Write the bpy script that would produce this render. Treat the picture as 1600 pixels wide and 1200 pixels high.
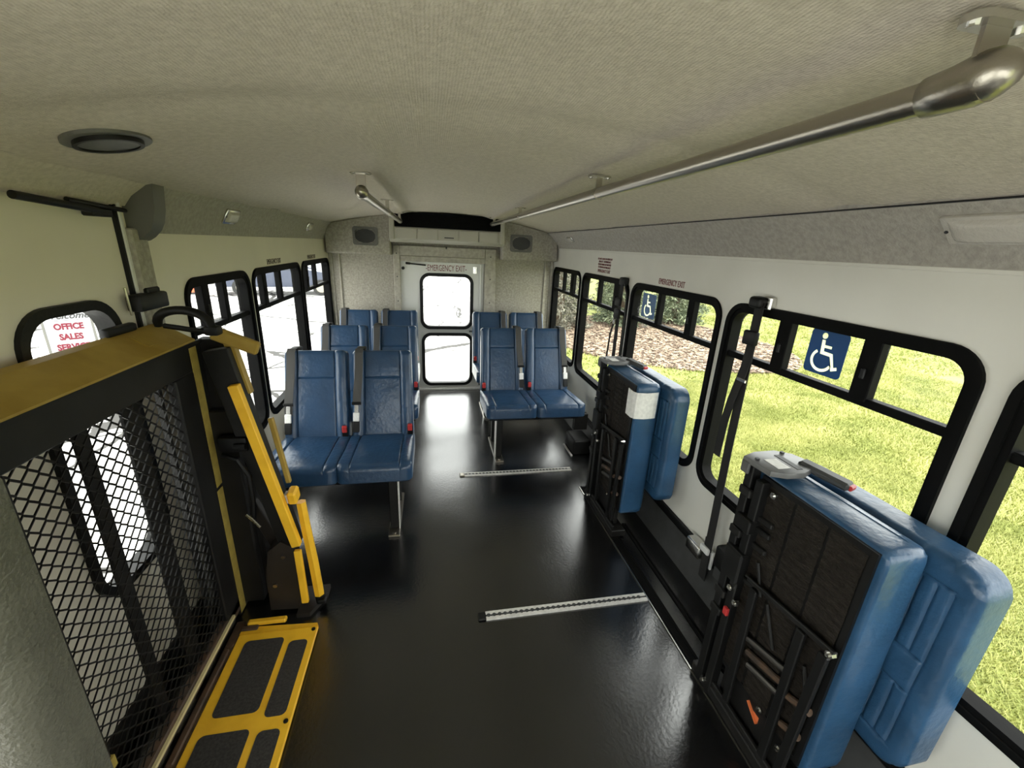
import bpy, bmesh, math, random
import numpy as np
from mathutils import Vector, Matrix, noise

for o in list(bpy.data.objects): bpy.data.objects.remove(o)
SC = bpy.context.scene
COL = SC.collection
PI = math.pi
random.seed(7)
rng = np.random.default_rng(7)

# ------------------------------------------------------------------ camera, sky, exposure
yaw, pitch, roll = (math.radians(a) for a in (11.49968869, 18.27038499, -2.74748388))
cy, sy, cp, sp = math.cos(yaw), math.sin(yaw), math.cos(pitch), math.sin(pitch)
fw = Vector((sy*cp, cy*cp, -sp)); rt = Vector((cy, -sy, 0)); dn = fw.cross(rt)
r2 = rt*math.cos(roll) + dn*math.sin(roll); d2 = dn*math.cos(roll) - rt*math.sin(roll)
cam_d = bpy.data.cameras.new('camera'); cam_d.sensor_width = 36.0; cam_d.sensor_fit = 'HORIZONTAL'
cam_d.lens = 651.02/1600*36; cam_d.clip_start = 0.02; cam_d.clip_end = 300
cam = bpy.data.objects.new('camera', cam_d); COL.objects.link(cam)
mw = Matrix((( r2.x, -d2.x, -fw.x, 0), (r2.y, -d2.y, -fw.y, 0), (r2.z, -d2.z, -fw.z, 1.6), (0, 0, 0, 1)))
cam.matrix_world = mw
SC.camera = cam
W = bpy.data.worlds.new('sky'); SC.world = W; W.use_nodes = True
nt = W.node_tree; bg = nt.nodes['Background']
# hazy bright overcast sky, a little brighter overhead than at the horizon
tc = nt.nodes.new('ShaderNodeTexCoord'); sx = nt.nodes.new('ShaderNodeSeparateXYZ')
cr = nt.nodes.new('ShaderNodeValToRGB')
cr.color_ramp.elements[0].color = (0.97, 0.97, 0.95, 1); cr.color_ramp.elements[1].color = (1.0, 0.985, 0.95, 1)
nt.links.new(tc.outputs['Generated'], sx.inputs[0]); nt.links.new(sx.outputs['Z'], cr.inputs[0]); nt.links.new(cr.outputs[0], bg.inputs[0])
bg.inputs[1].default_value = 2.0
sun_d = bpy.data.lights.new('hazy_sun', 'SUN'); sun_d.energy = 0.8; sun_d.angle = math.radians(12); sun_d.color = (1.0, 0.95, 0.86)
sun = bpy.data.objects.new('hazy_sun', sun_d); COL.objects.link(sun)
sun.rotation_euler = (math.radians(24), math.radians(14), 0)
SC.view_settings.view_transform = 'Standard'; SC.view_settings.look = 'None'
SC.view_settings.gamma = 1.0; SC.view_settings.use_curve_mapping = False
SC.view_settings.exposure = 1.6
try:
    SC.cycles.max_bounces = 10; SC.cycles.diffuse_bounces = 6; SC.cycles.transparent_max_bounces = 16
except Exception: pass

# ------------------------------------------------------------------ materials
def mat(name, col, rough=0.5, metal=0.0, var=0.0, vscale=20.0, col2=None, bump=0.0, bscale=200.0, coat=0.0, stretch=None, spec=None, detail=4.0, lo=0.35, hi=0.65):
    m = bpy.data.materials.new(name); m.use_nodes = True
    t = m.node_tree; b = t.nodes['Principled BSDF']
    b.inputs['Base Color'].default_value = (*col, 1); b.inputs['Roughness'].default_value = rough; b.inputs['Metallic'].default_value = metal
    if coat: b.inputs['Coat Weight'].default_value = coat; b.inputs['Coat Roughness'].default_value = 0.15
    if spec is not None: b.inputs['Specular IOR Level'].default_value = spec
    tcn = t.nodes.new('ShaderNodeTexCoord'); src = tcn.outputs['Object']
    if stretch:
        mp = t.nodes.new('ShaderNodeMapping'); mp.inputs['Scale'].default_value = stretch
        t.links.new(src, mp.inputs['Vector']); src = mp.outputs[0]
    if var or col2:
        n = t.nodes.new('ShaderNodeTexNoise'); n.inputs['Scale'].default_value = vscale; n.inputs['Detail'].default_value = detail
        t.links.new(src, n.inputs['Vector'])
        r = t.nodes.new('ShaderNodeValToRGB'); r.color_ramp.elements[0].position = lo; r.color_ramp.elements[1].position = hi
        c2 = col2 if col2 else tuple(min(1, c*(1+var)) for c in col)
        c1 = col if col2 else tuple(c*(1-var) for c in col)
        r.color_ramp.elements[0].color = (*c1, 1); r.color_ramp.elements[1].color = (*c2, 1)
        t.links.new(n.outputs['Fac'], r.inputs[0]); t.links.new(r.outputs[0], b.inputs['Base Color'])
    if bump:
        n2 = t.nodes.new('ShaderNodeTexNoise'); n2.inputs['Scale'].default_value = bscale; n2.inputs['Detail'].default_value = 3
        t.links.new(src, n2.inputs['Vector'])
        bp = t.nodes.new('ShaderNodeBump'); bp.inputs['Strength'].default_value = bump; bp.inputs['Distance'].default_value = 0.01
        t.links.new(n2.outputs['Fac'], bp.inputs['Height']); t.links.new(bp.outputs[0], b.inputs['Normal'])
    return m

def glass_mat(name, tint=(0.93, 0.95, 0.94)):
    m = bpy.data.materials.new(name); m.use_nodes = True; t = m.node_tree
    t.nodes.remove(t.nodes['Principled BSDF']); out = t.nodes['Material Output']
    tr = t.nodes.new('ShaderNodeBsdfTransparent'); tr.inputs[0].default_value = (*tint, 1)
    gl = t.nodes.new('ShaderNodeBsdfGlossy'); gl.inputs['Roughness'].default_value = 0.01
    lw_ = t.nodes.new('ShaderNodeLayerWeight'); lw_.inputs['Blend'].default_value = 0.5     # facing term: reflects only at grazing angles
    pw_ = t.nodes.new('ShaderNodeMath'); pw_.operation = 'POWER'; pw_.inputs[1].default_value = 5.0
    fr = t.nodes.new('ShaderNodeMath'); fr.operation = 'MULTIPLY_ADD'; fr.inputs[1].default_value = 0.25; fr.inputs[2].default_value = 0.012
    t.links.new(lw_.outputs['Facing'], pw_.inputs[0]); t.links.new(pw_.outputs[0], fr.inputs[0])
    mx = t.nodes.new('ShaderNodeMixShader')
    t.links.new(fr.outputs[0], mx.inputs[0]); t.links.new(tr.outputs[0], mx.inputs[1]); t.links.new(gl.outputs[0], mx.inputs[2]); t.links.new(mx.outputs[0], out.inputs[0])
    return m

def fabric_mat(name, c1, c2, scale, ridge):
    """headliner cloth: mottled colour, fine ribs along the bus, fuzzy bump"""
    m = mat(name, c1, 0.95, col2=c2, vscale=scale, detail=8, spec=0.1)
    t = m.node_tree; b = t.nodes['Principled BSDF']; tcn = t.nodes.new('ShaderNodeTexCoord')
    wv = t.nodes.new('ShaderNodeTexWave'); wv.bands_direction = 'X'; wv.inputs['Scale'].default_value = 55; wv.inputs['Distortion'].default_value = 3.0
    wv.inputs['Detail'].default_value = 3; wv.inputs['Detail Scale'].default_value = 3
    nz = t.nodes.new('ShaderNodeTexNoise'); nz.inputs['Scale'].default_value = 160; nz.inputs['Detail'].default_value = 4
    t.links.new(tcn.outputs['Object'], wv.inputs['Vector']); t.links.new(tcn.outputs['Object'], nz.inputs['Vector'])
    ad = t.nodes.new('ShaderNodeMath'); ad.operation = 'MULTIPLY_ADD'; ad.inputs[1].default_value = ridge
    t.links.new(wv.outputs['Fac'], ad.inputs[0]); t.links.new(nz.outputs['Fac'], ad.inputs[2])
    bp = t.nodes.new('ShaderNodeBump'); bp.inputs['Strength'].default_value = 0.35; bp.inputs['Distance'].default_value = 0.006
    t.links.new(ad.outputs[0], bp.inputs['Height']); t.links.new(bp.outputs[0], b.inputs['Normal'])
    return m

M = dict(
    ceil=fabric_mat('headliner_cloth', (0.525, 0.475, 0.40), (0.615, 0.56, 0.475), 75, 0.22),
    cove=fabric_mat('cove_cloth', (0.35, 0.328, 0.29), (0.43, 0.405, 0.36), 60, 0.0),
    rearcloth=fabric_mat('rear_wall_carpet', (0.31, 0.29, 0.245), (0.43, 0.405, 0.345), 55, 0.0),
    wall=mat('white_wall_panel', (0.71, 0.695, 0.635), 0.2, var=0.03, vscale=3, bump=0.035, bscale=9),
    wall_l=mat('cream_wall_panel', (0.76, 0.71, 0.585), 0.42, var=0.03, vscale=3, bump=0.03, bscale=8),
    door=mat('white_door_paint', (0.70, 0.70, 0.66), 0.35),
    post=mat('beige_post_paint', (0.37, 0.345, 0.285), 0.5, var=0.15, vscale=30),
    greyplastic=mat('grey_plastic', (0.13, 0.127, 0.115), 0.5),
    darkgrey=mat('dark_grey_panel', (0.040, 0.041, 0.041), 0.55, var=0.2, vscale=12),
    ac=mat('unit_plastic', (0.42, 0.40, 0.335), 0.4),
    black=mat('black_paint', (0.006, 0.006, 0.006), 0.45, spec=0.3),
    rubber=mat('black_rubber', (0.006, 0.006, 0.006), 0.5, bump=0.1, bscale=60, spec=0.25),
    frame=mat('black_window_metal', (0.0055, 0.0055, 0.0055), 0.55, spec=0.05),
    glass=glass_mat('window_glass'),
    vinyl=mat('blue_vinyl', (0.020, 0.052, 0.110), 0.29, var=0.12, vscale=9, bump=0.22, bscale=45),
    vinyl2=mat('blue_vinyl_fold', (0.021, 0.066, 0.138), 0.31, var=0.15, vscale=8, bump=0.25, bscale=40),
    webbing=mat('grey_webbing', (0.052, 0.050, 0.047), 0.75, bump=0.3, bscale=500),
    webbing_b=mat('black_webbing', (0.012, 0.0115, 0.011), 0.8, bump=0.3, bscale=500),
    chrome=mat('chrome', (0.62, 0.61, 0.58), 0.22, 1.0),
    steel=mat('brushed_steel', (0.42, 0.39, 0.34), 0.3, 1.0, bump=0.05, bscale=300),
    gunmetal=mat('gunmetal', (0.14, 0.13, 0.12), 0.4, 1.0),
    alu=mat('aluminium_track', (0.78, 0.76, 0.73), 0.38, 0.35, var=0.1, vscale=60),
    red=mat('red_plastic', (0.42, 0.03, 0.03), 0.4),
    redink=mat('red_lettering', (0.17, 0.028, 0.03), 0.6),
    darkink=mat('dark_lettering', (0.10, 0.07, 0.06), 0.6),
    redsign=mat('sign_red', (0.14, 0.008, 0.022), 0.7),
    board_white=mat('sign_board_white', (0.40, 0.40, 0.42), 0.7),
    yellow=mat('lift_yellow', (0.93, 0.53, 0.03), 0.42, col2=(0.80, 0.42, 0.018), vscale=14, bump=0.06, bscale=90, lo=0.45, hi=0.8),
    yellow_d=mat('lift_yellow_dark', (0.42, 0.285, 0.06), 0.42, col2=(0.33, 0.21, 0.035), vscale=10, bump=0.05, bscale=60),  # darker, duller tone of the lift yellow
    yellow_tape=mat('yellow_tape', (0.50, 0.38, 0.085), 0.5, col2=(0.38, 0.285, 0.06), vscale=25),
    paleedge=mat('pale_edge_tape', (0.72, 0.62, 0.33), 0.55),
    grip=mat('grip_tape', (0.035, 0.032, 0.030), 0.85, var=0.35, vscale=120, bump=0.4, bscale=400),
    rust=mat('rusty_steel', (0.035, 0.025, 0.018), 0.6, col2=(0.10, 0.055, 0.03), vscale=22),
    liftblack=mat('lift_black', (0.010, 0.0095, 0.009), 0.5, var=0.3, vscale=10, spec=0.3),
    liftbrown=mat('lift_cover_brown', (0.020, 0.016, 0.013), 0.5, var=0.2, vscale=6),
    board=mat('ribbed_underside', (0.021, 0.017, 0.0135), 0.6, col2=(0.042, 0.034, 0.027), vscale=12, bump=0.5, bscale=28, stretch=(1, 3, 8), spec=0.3),
    label=mat('white_label', (0.75, 0.74, 0.71), 0.6, var=0.08, vscale=60),
    whitepl=mat('white_plastic_wrap', (0.72, 0.72, 0.71), 0.3),
    lens=mat('lamp_lens', (0.55, 0.52, 0.47), 0.15, bump=0.25, bscale=70),
    capgrey=mat('cover_grey', (0.105, 0.105, 0.103), 0.4, var=0.1, vscale=40),
    orange=mat('orange_sticker', (0.65, 0.16, 0.05), 0.5),
    blue=mat('sign_blue', (0.010, 0.075, 0.22), 0.45),
    bluefade=mat('sign_blue_faded', (0.10, 0.18, 0.34), 0.6, var=0.15, vscale=40),
    signwhite=mat('sign_symbol', (0.80, 0.83, 0.70), 0.6),
    padvinyl=mat('grey_padded_vinyl', (0.095, 0.092, 0.070), 0.36, var=0.1, vscale=14, bump=0.35, bscale=140),
    bark=mat('bark', (0.10, 0.07, 0.045), 0.9, var=0.3, vscale=8),
    needle=mat('spruce_needles', (0.05, 0.07, 0.035), 0.8, col2=(0.27, 0.31, 0.19), vscale=5, detail=8, lo=0.42, hi=0.6),
    needle2=mat('grey_spruce_needles', (0.07, 0.07, 0.05), 0.8, col2=(0.29, 0.275, 0.215), vscale=5, detail=8, lo=0.42, hi=0.6),
    mulch=mat('leaf_mulch', (0.07, 0.047, 0.032), 0.95, col2=(0.34, 0.25, 0.17), vscale=22, detail=6, bump=0.9, bscale=18),
    lawn=mat('lawn_soil', (0.15, 0.18, 0.037), 0.95, col2=(0.28, 0.30, 0.08), vscale=2.2, detail=8, bump=1.0, bscale=25),
    blade=mat('grass_blade', (0.235, 0.262, 0.064), 0.8, col2=(0.43, 0.43, 0.15), vscale=1.6, detail=9),
    carwhite=mat('car_white', (0.42, 0.43, 0.45), 0.3), carblue=mat('car_grey_blue', (0.055, 0.065, 0.10), 0.3),
    carglass=mat('car_dark_glass', (0.05, 0.06, 0.08), 0.1), tyre=mat('tyre', (0.02, 0.02, 0.02), 0.8),
    cone=mat('cone_orange', (0.85, 0.13, 0.05), 0.5),
    chip=mat('leaf_chip', (0.10, 0.065, 0.043), 0.9, col2=(0.46, 0.35, 0.25), vscale=9, lo=0.42, hi=0.6),
)

def floor_mat():
    m = mat('black_floor_rubber', (0.0042, 0.0042, 0.0046), 0.28, var=0.25, vscale=3, spec=1.0, coat=0.7)
    t = m.node_tree; b = t.nodes['Principled BSDF']; tcn = t.nodes.new('ShaderNodeTexCoord')
    n1 = t.nodes.new('ShaderNodeTexNoise'); n1.inputs['Scale'].default_value = 75; n1.inputs['Detail'].default_value = 3
    n2 = t.nodes.new('ShaderNodeTexNoise'); n2.inputs['Scale'].default_value = 2.6; n2.inputs['Detail'].default_value = 6
    t.links.new(tcn.outputs['Object'], n1.inputs['Vector']); t.links.new(tcn.outputs['Object'], n2.inputs['Vector'])
    bp = t.nodes.new('ShaderNodeBump'); bp.inputs['Strength'].default_value = 0.16; bp.inputs['Distance'].default_value = 0.003
    t.links.new(n1.outputs['Fac'], bp.inputs['Height']); t.links.new(bp.outputs[0], b.inputs['Normal'])
    mr = t.nodes.new('ShaderNodeMapRange'); mr.inputs[1].default_value = 0.3; mr.inputs[2].default_value = 0.7; mr.inputs[3].default_value = 0.15; mr.inputs[4].default_value = 0.27
    t.links.new(n2.outputs['Fac'], mr.inputs[0]); t.links.new(mr.outputs[0], b.inputs['Roughness']); b.inputs['Coat Roughness'].default_value = 0.26; t.links.new(bp.outputs[0], b.inputs['Coat Normal'])
    return m
M['floor'] = floor_mat()
def film_mat(name, col, k):
    m = bpy.data.materials.new(name); m.use_nodes = True; t = m.node_tree; b = t.nodes['Principled BSDF']; b.inputs['Base Color'].default_value = (*col, 1); b.inputs['Roughness'].default_value = 0.5
    tl = t.nodes.new('ShaderNodeBsdfTranslucent'); tl.inputs[0].default_value = (*col, 1); mx = t.nodes.new('ShaderNodeMixShader'); mx.inputs[0].default_value = k
    t.links.new(b.outputs[0], mx.inputs[1]); t.links.new(tl.outputs[0], mx.inputs[2]); t.links.new(mx.outputs[0], t.nodes['Material Output'].inputs[0]); return m
M['signwhite'] = film_mat('sign_symbol_film', (0.88, 0.90, 0.72), 0.85)
M['blue'] = film_mat('sign_blue_film', (0.010, 0.085, 0.26), 0.3)

def pavement_mat():
    m = mat('pale_concrete', (0.44, 0.435, 0.42), 0.9, col2=(0.70, 0.69, 0.665), vscale=0.9, detail=8)
    t = m.node_tree; b = t.nodes['Principled BSDF']; tcn = t.nodes.new('ShaderNodeTexCoord')
    base = b.inputs['Base Color'].links[0].from_socket
    nz = t.nodes.new('ShaderNodeTexNoise'); nz.inputs['Scale'].default_value = 0.8; nz.inputs['Detail'].default_value = 7
    mx0 = t.nodes.new('ShaderNodeMix'); mx0.data_type = 'VECTOR'; mx0.inputs[0].default_value = 0.35
    t.links.new(tcn.outputs['Object'], nz.inputs['Vector']); t.links.new(tcn.outputs['Object'], mx0.inputs[4]); t.links.new(nz.outputs['Color'], mx0.inputs[5])
    vo = t.nodes.new('ShaderNodeTexVoronoi'); vo.feature = 'DISTANCE_TO_EDGE'; vo.inputs['Scale'].default_value = 0.75
    t.links.new(mx0.outputs[1], vo.inputs['Vector'])
    cmp_ = t.nodes.new('ShaderNodeMath'); cmp_.operation = 'LESS_THAN'; cmp_.inputs[1].default_value = 0.011
    t.links.new(vo.outputs['Distance'], cmp_.inputs[0])
    vo2 = t.nodes.new('ShaderNodeTexVoronoi'); vo2.feature = 'DISTANCE_TO_EDGE'; vo2.inputs['Scale'].default_value = 0.27
    mp2 = t.nodes.new('ShaderNodeMapping'); mp2.inputs['Scale'].default_value = (1.0, 1.0, 1.0); mp2.inputs['Location'].default_value = (3.3, 1.7, 0)
    t.links.new(mx0.outputs[1], mp2.inputs['Vector']); t.links.new(mp2.outputs[0], vo2.inputs['Vector'])
    cm2 = t.nodes.new('ShaderNodeMath'); cm2.operation = 'LESS_THAN'; cm2.inputs[1].default_value = 0.009; t.links.new(vo2.outputs['Distance'], cm2.inputs[0])
    mxm = t.nodes.new('ShaderNodeMath'); mxm.operation = 'MAXIMUM'; t.links.new(cmp_.outputs[0], mxm.inputs[0]); t.links.new(cm2.outputs[0], mxm.inputs[1])
    mul = t.nodes.new('ShaderNodeMath'); mul.operation = 'MULTIPLY'; mul.inputs[1].default_value = 0.97
    t.links.new(mxm.outputs[0], mul.inputs[0])
    mx = t.nodes.new('ShaderNodeMix'); mx.data_type = 'RGBA'; mx.inputs[7].default_value = (0.03, 0.028, 0.026, 1)
    t.links.new(mul.outputs[0], mx.inputs[0]); t.links.new(base, mx.inputs[6]); t.links.new(mx.outputs[2], b.inputs['Base Color'])
    return m
M['pavement'] = pavement_mat()

# ------------------------------------------------------------------ mesh helpers
class MB:
    def __init__(s): s.bm = bmesh.new()
    def box(s, lo, hi, bev=0.0, seg=1, mtx=None):
        t = bmesh.new(); lo = Vector(lo); hi = Vector(hi)
        bmesh.ops.create_cube(t, size=1.0)
        for v in t.verts: v.co = Vector(((lo[i]+hi[i])/2 + v.co[i]*(hi[i]-lo[i]) for i in range(3)))
        if bev: bmesh.ops.bevel(t, geom=t.edges[:], offset=bev, segments=seg, affect='EDGES', profile=0.5)
        if mtx is not None: t.transform(mtx)
        return s.merge(t)
    def merge(s, t):
        me = bpy.data.meshes.new('tmp'); t.to_mesh(me); t.free(); s.bm.from_mesh(me); bpy.data.meshes.remove(me); return s
    def bar(s, a, b, w, d, bev=0.0, up=(0, 0, 1)):
        """rectangular bar from a to b, w across (side), d along up"""
        a = Vector(a); b = Vector(b); z = (b-a).normalized(); u = Vector(up)
        x = u.cross(z)
        if x.length < 1e-4: x = Vector((1, 0, 0)).cross(z)
        x.normalize(); y = z.cross(x)
        m = Matrix(((x.x, y.x, z.x, a.x), (x.y, y.y, z.y, a.y), (x.z, y.z, z.z, a.z), (0, 0, 0, 1)))
        return s.box((-w/2, -d/2, 0), (w/2, d/2, (b-a).length), bev, 1, m)
    def tube(s, pts, r, n=10, caps=True):
        pts = [Vector(p) for p in pts]; k = len(pts); rs = r if isinstance(r, (list, tuple)) else [r]*k
        rings = []; prev = None
        for i, p in enumerate(pts):
            d = (pts[min(i+1, k-1)] - pts[max(i-1, 0)]).normalized()
            if prev is None:
                x = d.orthogonal().normalized()
            else:
                x = (prev - d*prev.dot(d))
                x = x.normalized() if x.length > 1e-6 else d.orthogonal().normalized()
            prev = x; y = d.cross(x)
            rings.append([s.bm.verts.new(p + (x*math.cos(2*PI*j/n) + y*math.sin(2*PI*j/n))*rs[i]) for j in range(n)])
        for a, b in zip(rings, rings[1:]):
            for j in range(n): s.bm.faces.new((a[j], a[(j+1) % n], b[(j+1) % n], b[j]))
        if caps:
            s.bm.faces.new(rings[0][::-1]); s.bm.faces.new(rings[-1])
        return s
    def cyl(s, a, b, r, n=14, r2=None): return s.tube([a, b], [r, r if r2 is None else r2], n)
    def prism(s, pts, vec):
        vec = Vector(vec); a = [s.bm.verts.new(Vector(p)) for p in pts]; b = [s.bm.verts.new(Vector(p)+vec) for p in pts]
        n = len(pts); s.bm.faces.new(a[::-1]); s.bm.faces.new(b)
        for j in range(n): s.bm.faces.new((a[j], a[(j+1) % n], b[(j+1) % n], b[j]))
        return s
    def ring(s, outer, inner, vec):
        """closed band between two equal-count loops, extruded along vec"""
        vec = Vector(vec); n = len(outer)
        L = [[s.bm.verts.new(Vector(p)+o) for p in lp] for lp, o in ((outer, vec*0), (inner, vec*0), (inner, vec), (outer, vec))]
        for q in range(4):
            a = L[q]; b = L[(q+1) % 4]
            for j in range(n): s.bm.faces.new((a[j], a[(j+1) % n], b[(j+1) % n], b[j]))
        return s
    def plate(s, outer, holes, vec):
        """flat plate with holes (loops of 3-D points), given thickness vec"""
        t = bmesh.new(); edges = []
        for lp in [outer]+holes:
            vs = [t.verts.new(Vector(p)) for p in lp]
            edges += [t.edges.new((vs[j], vs[(j+1) % len(vs)])) for j in range(len(vs))]
        bmesh.ops.triangle_fill(t, use_beauty=True, use_dissolve=False, edges=edges)
        ex = bmesh.ops.extrude_face_region(t, geom=t.faces[:])
        for v in (g for g in ex['geom'] if isinstance(g, bmesh.types.BMVert)): v.co += Vector(vec)
        return s.merge(t)
    def ribbon(s, pts, wv, th=0.002, nv=None):
        """flat webbing along pts, width vector wv"""
        wv = Vector(wv); pts = [Vector(p) for p in pts]; k = len(pts); R = []
        for i, p in enumerate(pts):
            d = (pts[min(i+1, k-1)] - pts[max(i-1, 0)]).normalized()
            nn = d.cross(wv).normalized()*th/2
            R.append([s.bm.verts.new(q) for q in (p-wv/2-nn, p+wv/2-nn, p+wv/2+nn, p-wv/2+nn)])
        for a, b in zip(R, R[1:]):
            for j in range(4): s.bm.faces.new((a[j], a[(j+1) % 4], b[(j+1) % 4], b[j]))
        s.bm.faces.new(R[0][::-1]); s.bm.faces.new(R[-1]); return s
    def build(s, name, material, parent=None, smooth=False, angle=35):
        bmesh.ops.recalc_face_normals(s.bm, faces=s.bm.faces[:])
        off = Vector((0, 0, 0)); p = parent
        while p is not None: off += p.location; p = p.parent
        for v in s.bm.verts: v.co -= off
        me = bpy.data.meshes.new(name); s.bm.to_mesh(me); s.bm.free()
        if smooth:
            for f in me.polygons: f.use_smooth = True
            me.set_sharp_from_angle(angle=math.radians(angle))
        me.materials.append(material)
        o = bpy.data.objects.new(name, me); COL.objects.link(o)
        if parent: o.parent = parent
        return o

def thing(name, label, cat, loc=(0, 0, 0), group=None):
    o = bpy.data.objects.new(name, None); COL.objects.link(o); o.location = loc; o.empty_display_size = 0.1
    o['label'] = label; o['category'] = cat
    if group: o['group'] = group
    return o
def tag(o, label, cat, group=None):
    o['label'] = label; o['category'] = cat
    if group: o['group'] = group
    return o
def struct(o): o['kind'] = 'structure'; return o
def stuff(o): o['kind'] = 'stuff'; return o
def dup(root, loc=None, label=None):
    r = root.copy(); COL.objects.link(r)
    if loc is not None: r.location = loc
    if label: r['label'] = label
    for ch in list(root.children):
        c = ch.copy(); COL.objects.link(c); c.parent = r
        for g in ch.children:
            d = g.copy(); COL.objects.link(d); d.parent = c
    return r

def rr(u0, u1, v0, v1, r, n=6):
    pts = []
    for cx, cyy, a0 in ((u1-r, v1-r, 0), (u0+r, v1-r, 90), (u0+r, v0+r, 180), (u1-r, v0+r, 270)):
        for i in range(n+1):
            a = math.radians(a0 + 90*i/n); pts.append((cx+r*math.cos(a), cyy+r*math.sin(a)))
    return pts
def onx(pts, x): return [(x, u, v) for u, v in pts]
def ony(pts, y): return [(u, y, v) for u, v in pts]
def onz(pts, z): return [(u, v, z) for u, v in pts]

def text_mesh(name, body, size, mtx, material, parent=None, xs=1.0, align='CENTER', shear=0.0, th=0.0006, bold=0.0):
    cu = bpy.data.curves.new(name, 'FONT'); cu.body = body; cu.size = size; cu.align_x = align; cu.align_y = 'CENTER'; cu.extrude = th; cu.shear = shear; cu.offset = bold
    cu.resolution_u = 3
    to = bpy.data.objects.new(name+'_tmp', cu); COL.objects.link(to)
    me = bpy.data.meshes.new_from_object(to.evaluated_get(bpy.context.evaluated_depsgraph_get()))
    bpy.data.objects.remove(to); bpy.data.curves.remove(cu)
    me.transform(Matrix.Diagonal((xs, 1, 1, 1))); me.transform(mtx)
    off = Vector((0, 0, 0)); p = parent
    while p is not None: off += p.location; p = p.parent
    me.transform(Matrix.Translation(-off)); me.materials.clear(); me.materials.append(material); me.name = name
    o = bpy.data.objects.new(name, me); COL.objects.link(o)
    if parent: o.parent = parent
    return o
def facing(pos, d):
    """matrix for lettering read from the side d points to"""
    z = Vector(d).normalized(); y = Vector((0, 0, 1)); x = y.cross(z).normalized(); y = z.cross(x)
    return Matrix(((x.x, y.x, z.x, pos[0]), (x.y, y.y, z.y, pos[1]), (x.z, y.z, z.z, pos[2]), (0, 0, 0, 1)))

def sstep(a, b, x):
    t = min(1, max(0, (x-a)/(b-a))); return t*t*(3-2*t)
def pad(mb, w, h, t, mtx, R=0.03, rc=0.03, crown=0.01, bolster=None, bh=0.012, seams_v=(), grooves=(), top_R=None, wrinkle=0.0, seed=0, taper=0.0, back=0.02, gfade=None, side_R=None):
    """closed upholstered cushion: x across (-w/2..w/2), y up (0..h), z outward; soft edges, bolsters, stitched grooves"""
    us = {math.sin(PI/2*q/11) for q in range(-11, 12)}
    vs = {0.5+0.5*math.sin(PI/2*q/13) for q in range(-13, 14)}
    gl = list(grooves)
    if bolster: gl += [-bolster, bolster]
    for g in gl:
        for e in (-0.05, -0.024, -0.01, 0, 0.01, 0.024, 0.05): us.add(g+e)
    for g in seams_v:
        for e in (-0.03, -0.014, -0.006, 0, 0.006, 0.014, 0.03): vs.add(g+e)
    us = sorted(u for u in us if -1 <= u <= 1); vs = sorted(v for v in vs if 0 <= v <= 1)
    def edge(d, R):
        if d >= R: return 0.0
        return R - math.sqrt(max(0, R*R-(R-d)**2))
    F = []; B = []
    for v in vs:
        rf = []; rb = []
        for u in us:
            x = u*w/2*(1-taper*v); y = v*h
            du = (1-abs(u))*w/2; dvb = v*h; dvt = (1-v)*h
            z = t - edge(du, side_R or R) - edge(min(dvb, 1), R) - edge(dvt, top_R or R)
            z += crown*(1-u*u)*(1-(2*v-1)**2)
            if bolster:
                z += bh*sstep(bolster-0.02, bolster+0.12, abs(u))
            gd = 0.0
            for g in gl: gd = max(gd, math.exp(-(((u-g)*w/2)/0.0032)**2)*(1.0 if gfade is None else sstep(0.05, 0.12, v)))
            for g in seams_v:
                if gfade is not None: gd = max(gd, 0.7*math.exp(-(((v-g)*h)/0.0035)**2)*(1-sstep(gfade-0.08, gfade-0.03, abs(u)))*(1.0 if g < 0.1 else 1-sstep(0.0, 0.03, (u+0.22 if u < -0.06 else 0.10-u)) if -0.25 < u < 0.13 else 1.0))
                elif not bolster or abs(u) < bolster: gd = max(gd, math.exp(-(((v-g)*h)/0.0032)**2))
            z -= 0.006*gd
            if wrinkle:
                z += wrinkle*(noise.noise(Vector((x*9+seed, y*14, seed*1.7))) + 0.6*noise.noise(Vector((x*26+seed, y*8+seed, 3.1)))*abs(u))
            z = max(z, t*0.12)
            cxr, cyr = w/2*(1-taper*v)-rc, None
            # rounded outline
            if abs(x) > cxr:
                yy = (y-(h-rc)) if y > h-rc else ((rc-y) if y < rc else 0)
                if yy > 0:
                    dx = abs(x)-cxr; m = max(dx, yy); l = math.hypot(dx, yy)
                    if l > 0:
                        dx2 = dx*m/l; yy2 = yy*m/l
                        x = math.copysign(cxr+dx2, x); y = (h-rc+yy2) if y > h-rc else rc-yy2
            rf.append(mb.bm.verts.new(mtx @ Vector((x, y, z))))
            eb = edge(min(du, dvb, dvt), back)
            rb.append(mb.bm.verts.new(mtx @ Vector((x, y, min(eb, t*0.11)))))
        F.append(rf); B.append(rb)
    nu, nv = len(us), len(vs)
    for j in range(nv-1):
        for i in range(nu-1):
            mb.bm.faces.new((F[j][i], F[j][i+1], F[j+1][i+1], F[j+1][i])); mb.bm.faces.new((B[j][i], B[j+1][i], B[j+1][i+1], B[j][i+1]))
    for i in range(nu-1):
        mb.bm.faces.new((F[0][i], B[0][i], B[0][i+1], F[0][i+1])); mb.bm.faces.new((F[-1][i], F[-1][i+1], B[-1][i+1], B[-1][i]))
    for j in range(nv-1):
        mb.bm.faces.new((F[j][0], F[j+1][0], B[j+1][0], B[j][0])); mb.bm.faces.new((F[j][-1], B[j][-1], B[j+1][-1], F[j+1][-1]))
    return mb
def basis(x, y, z, o):
    return Matrix(((x[0], y[0], z[0], o[0]), (x[1], y[1], z[1], o[1]), (x[2], y[2], z[2], o[2]), (0, 0, 0, 1)))

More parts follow.
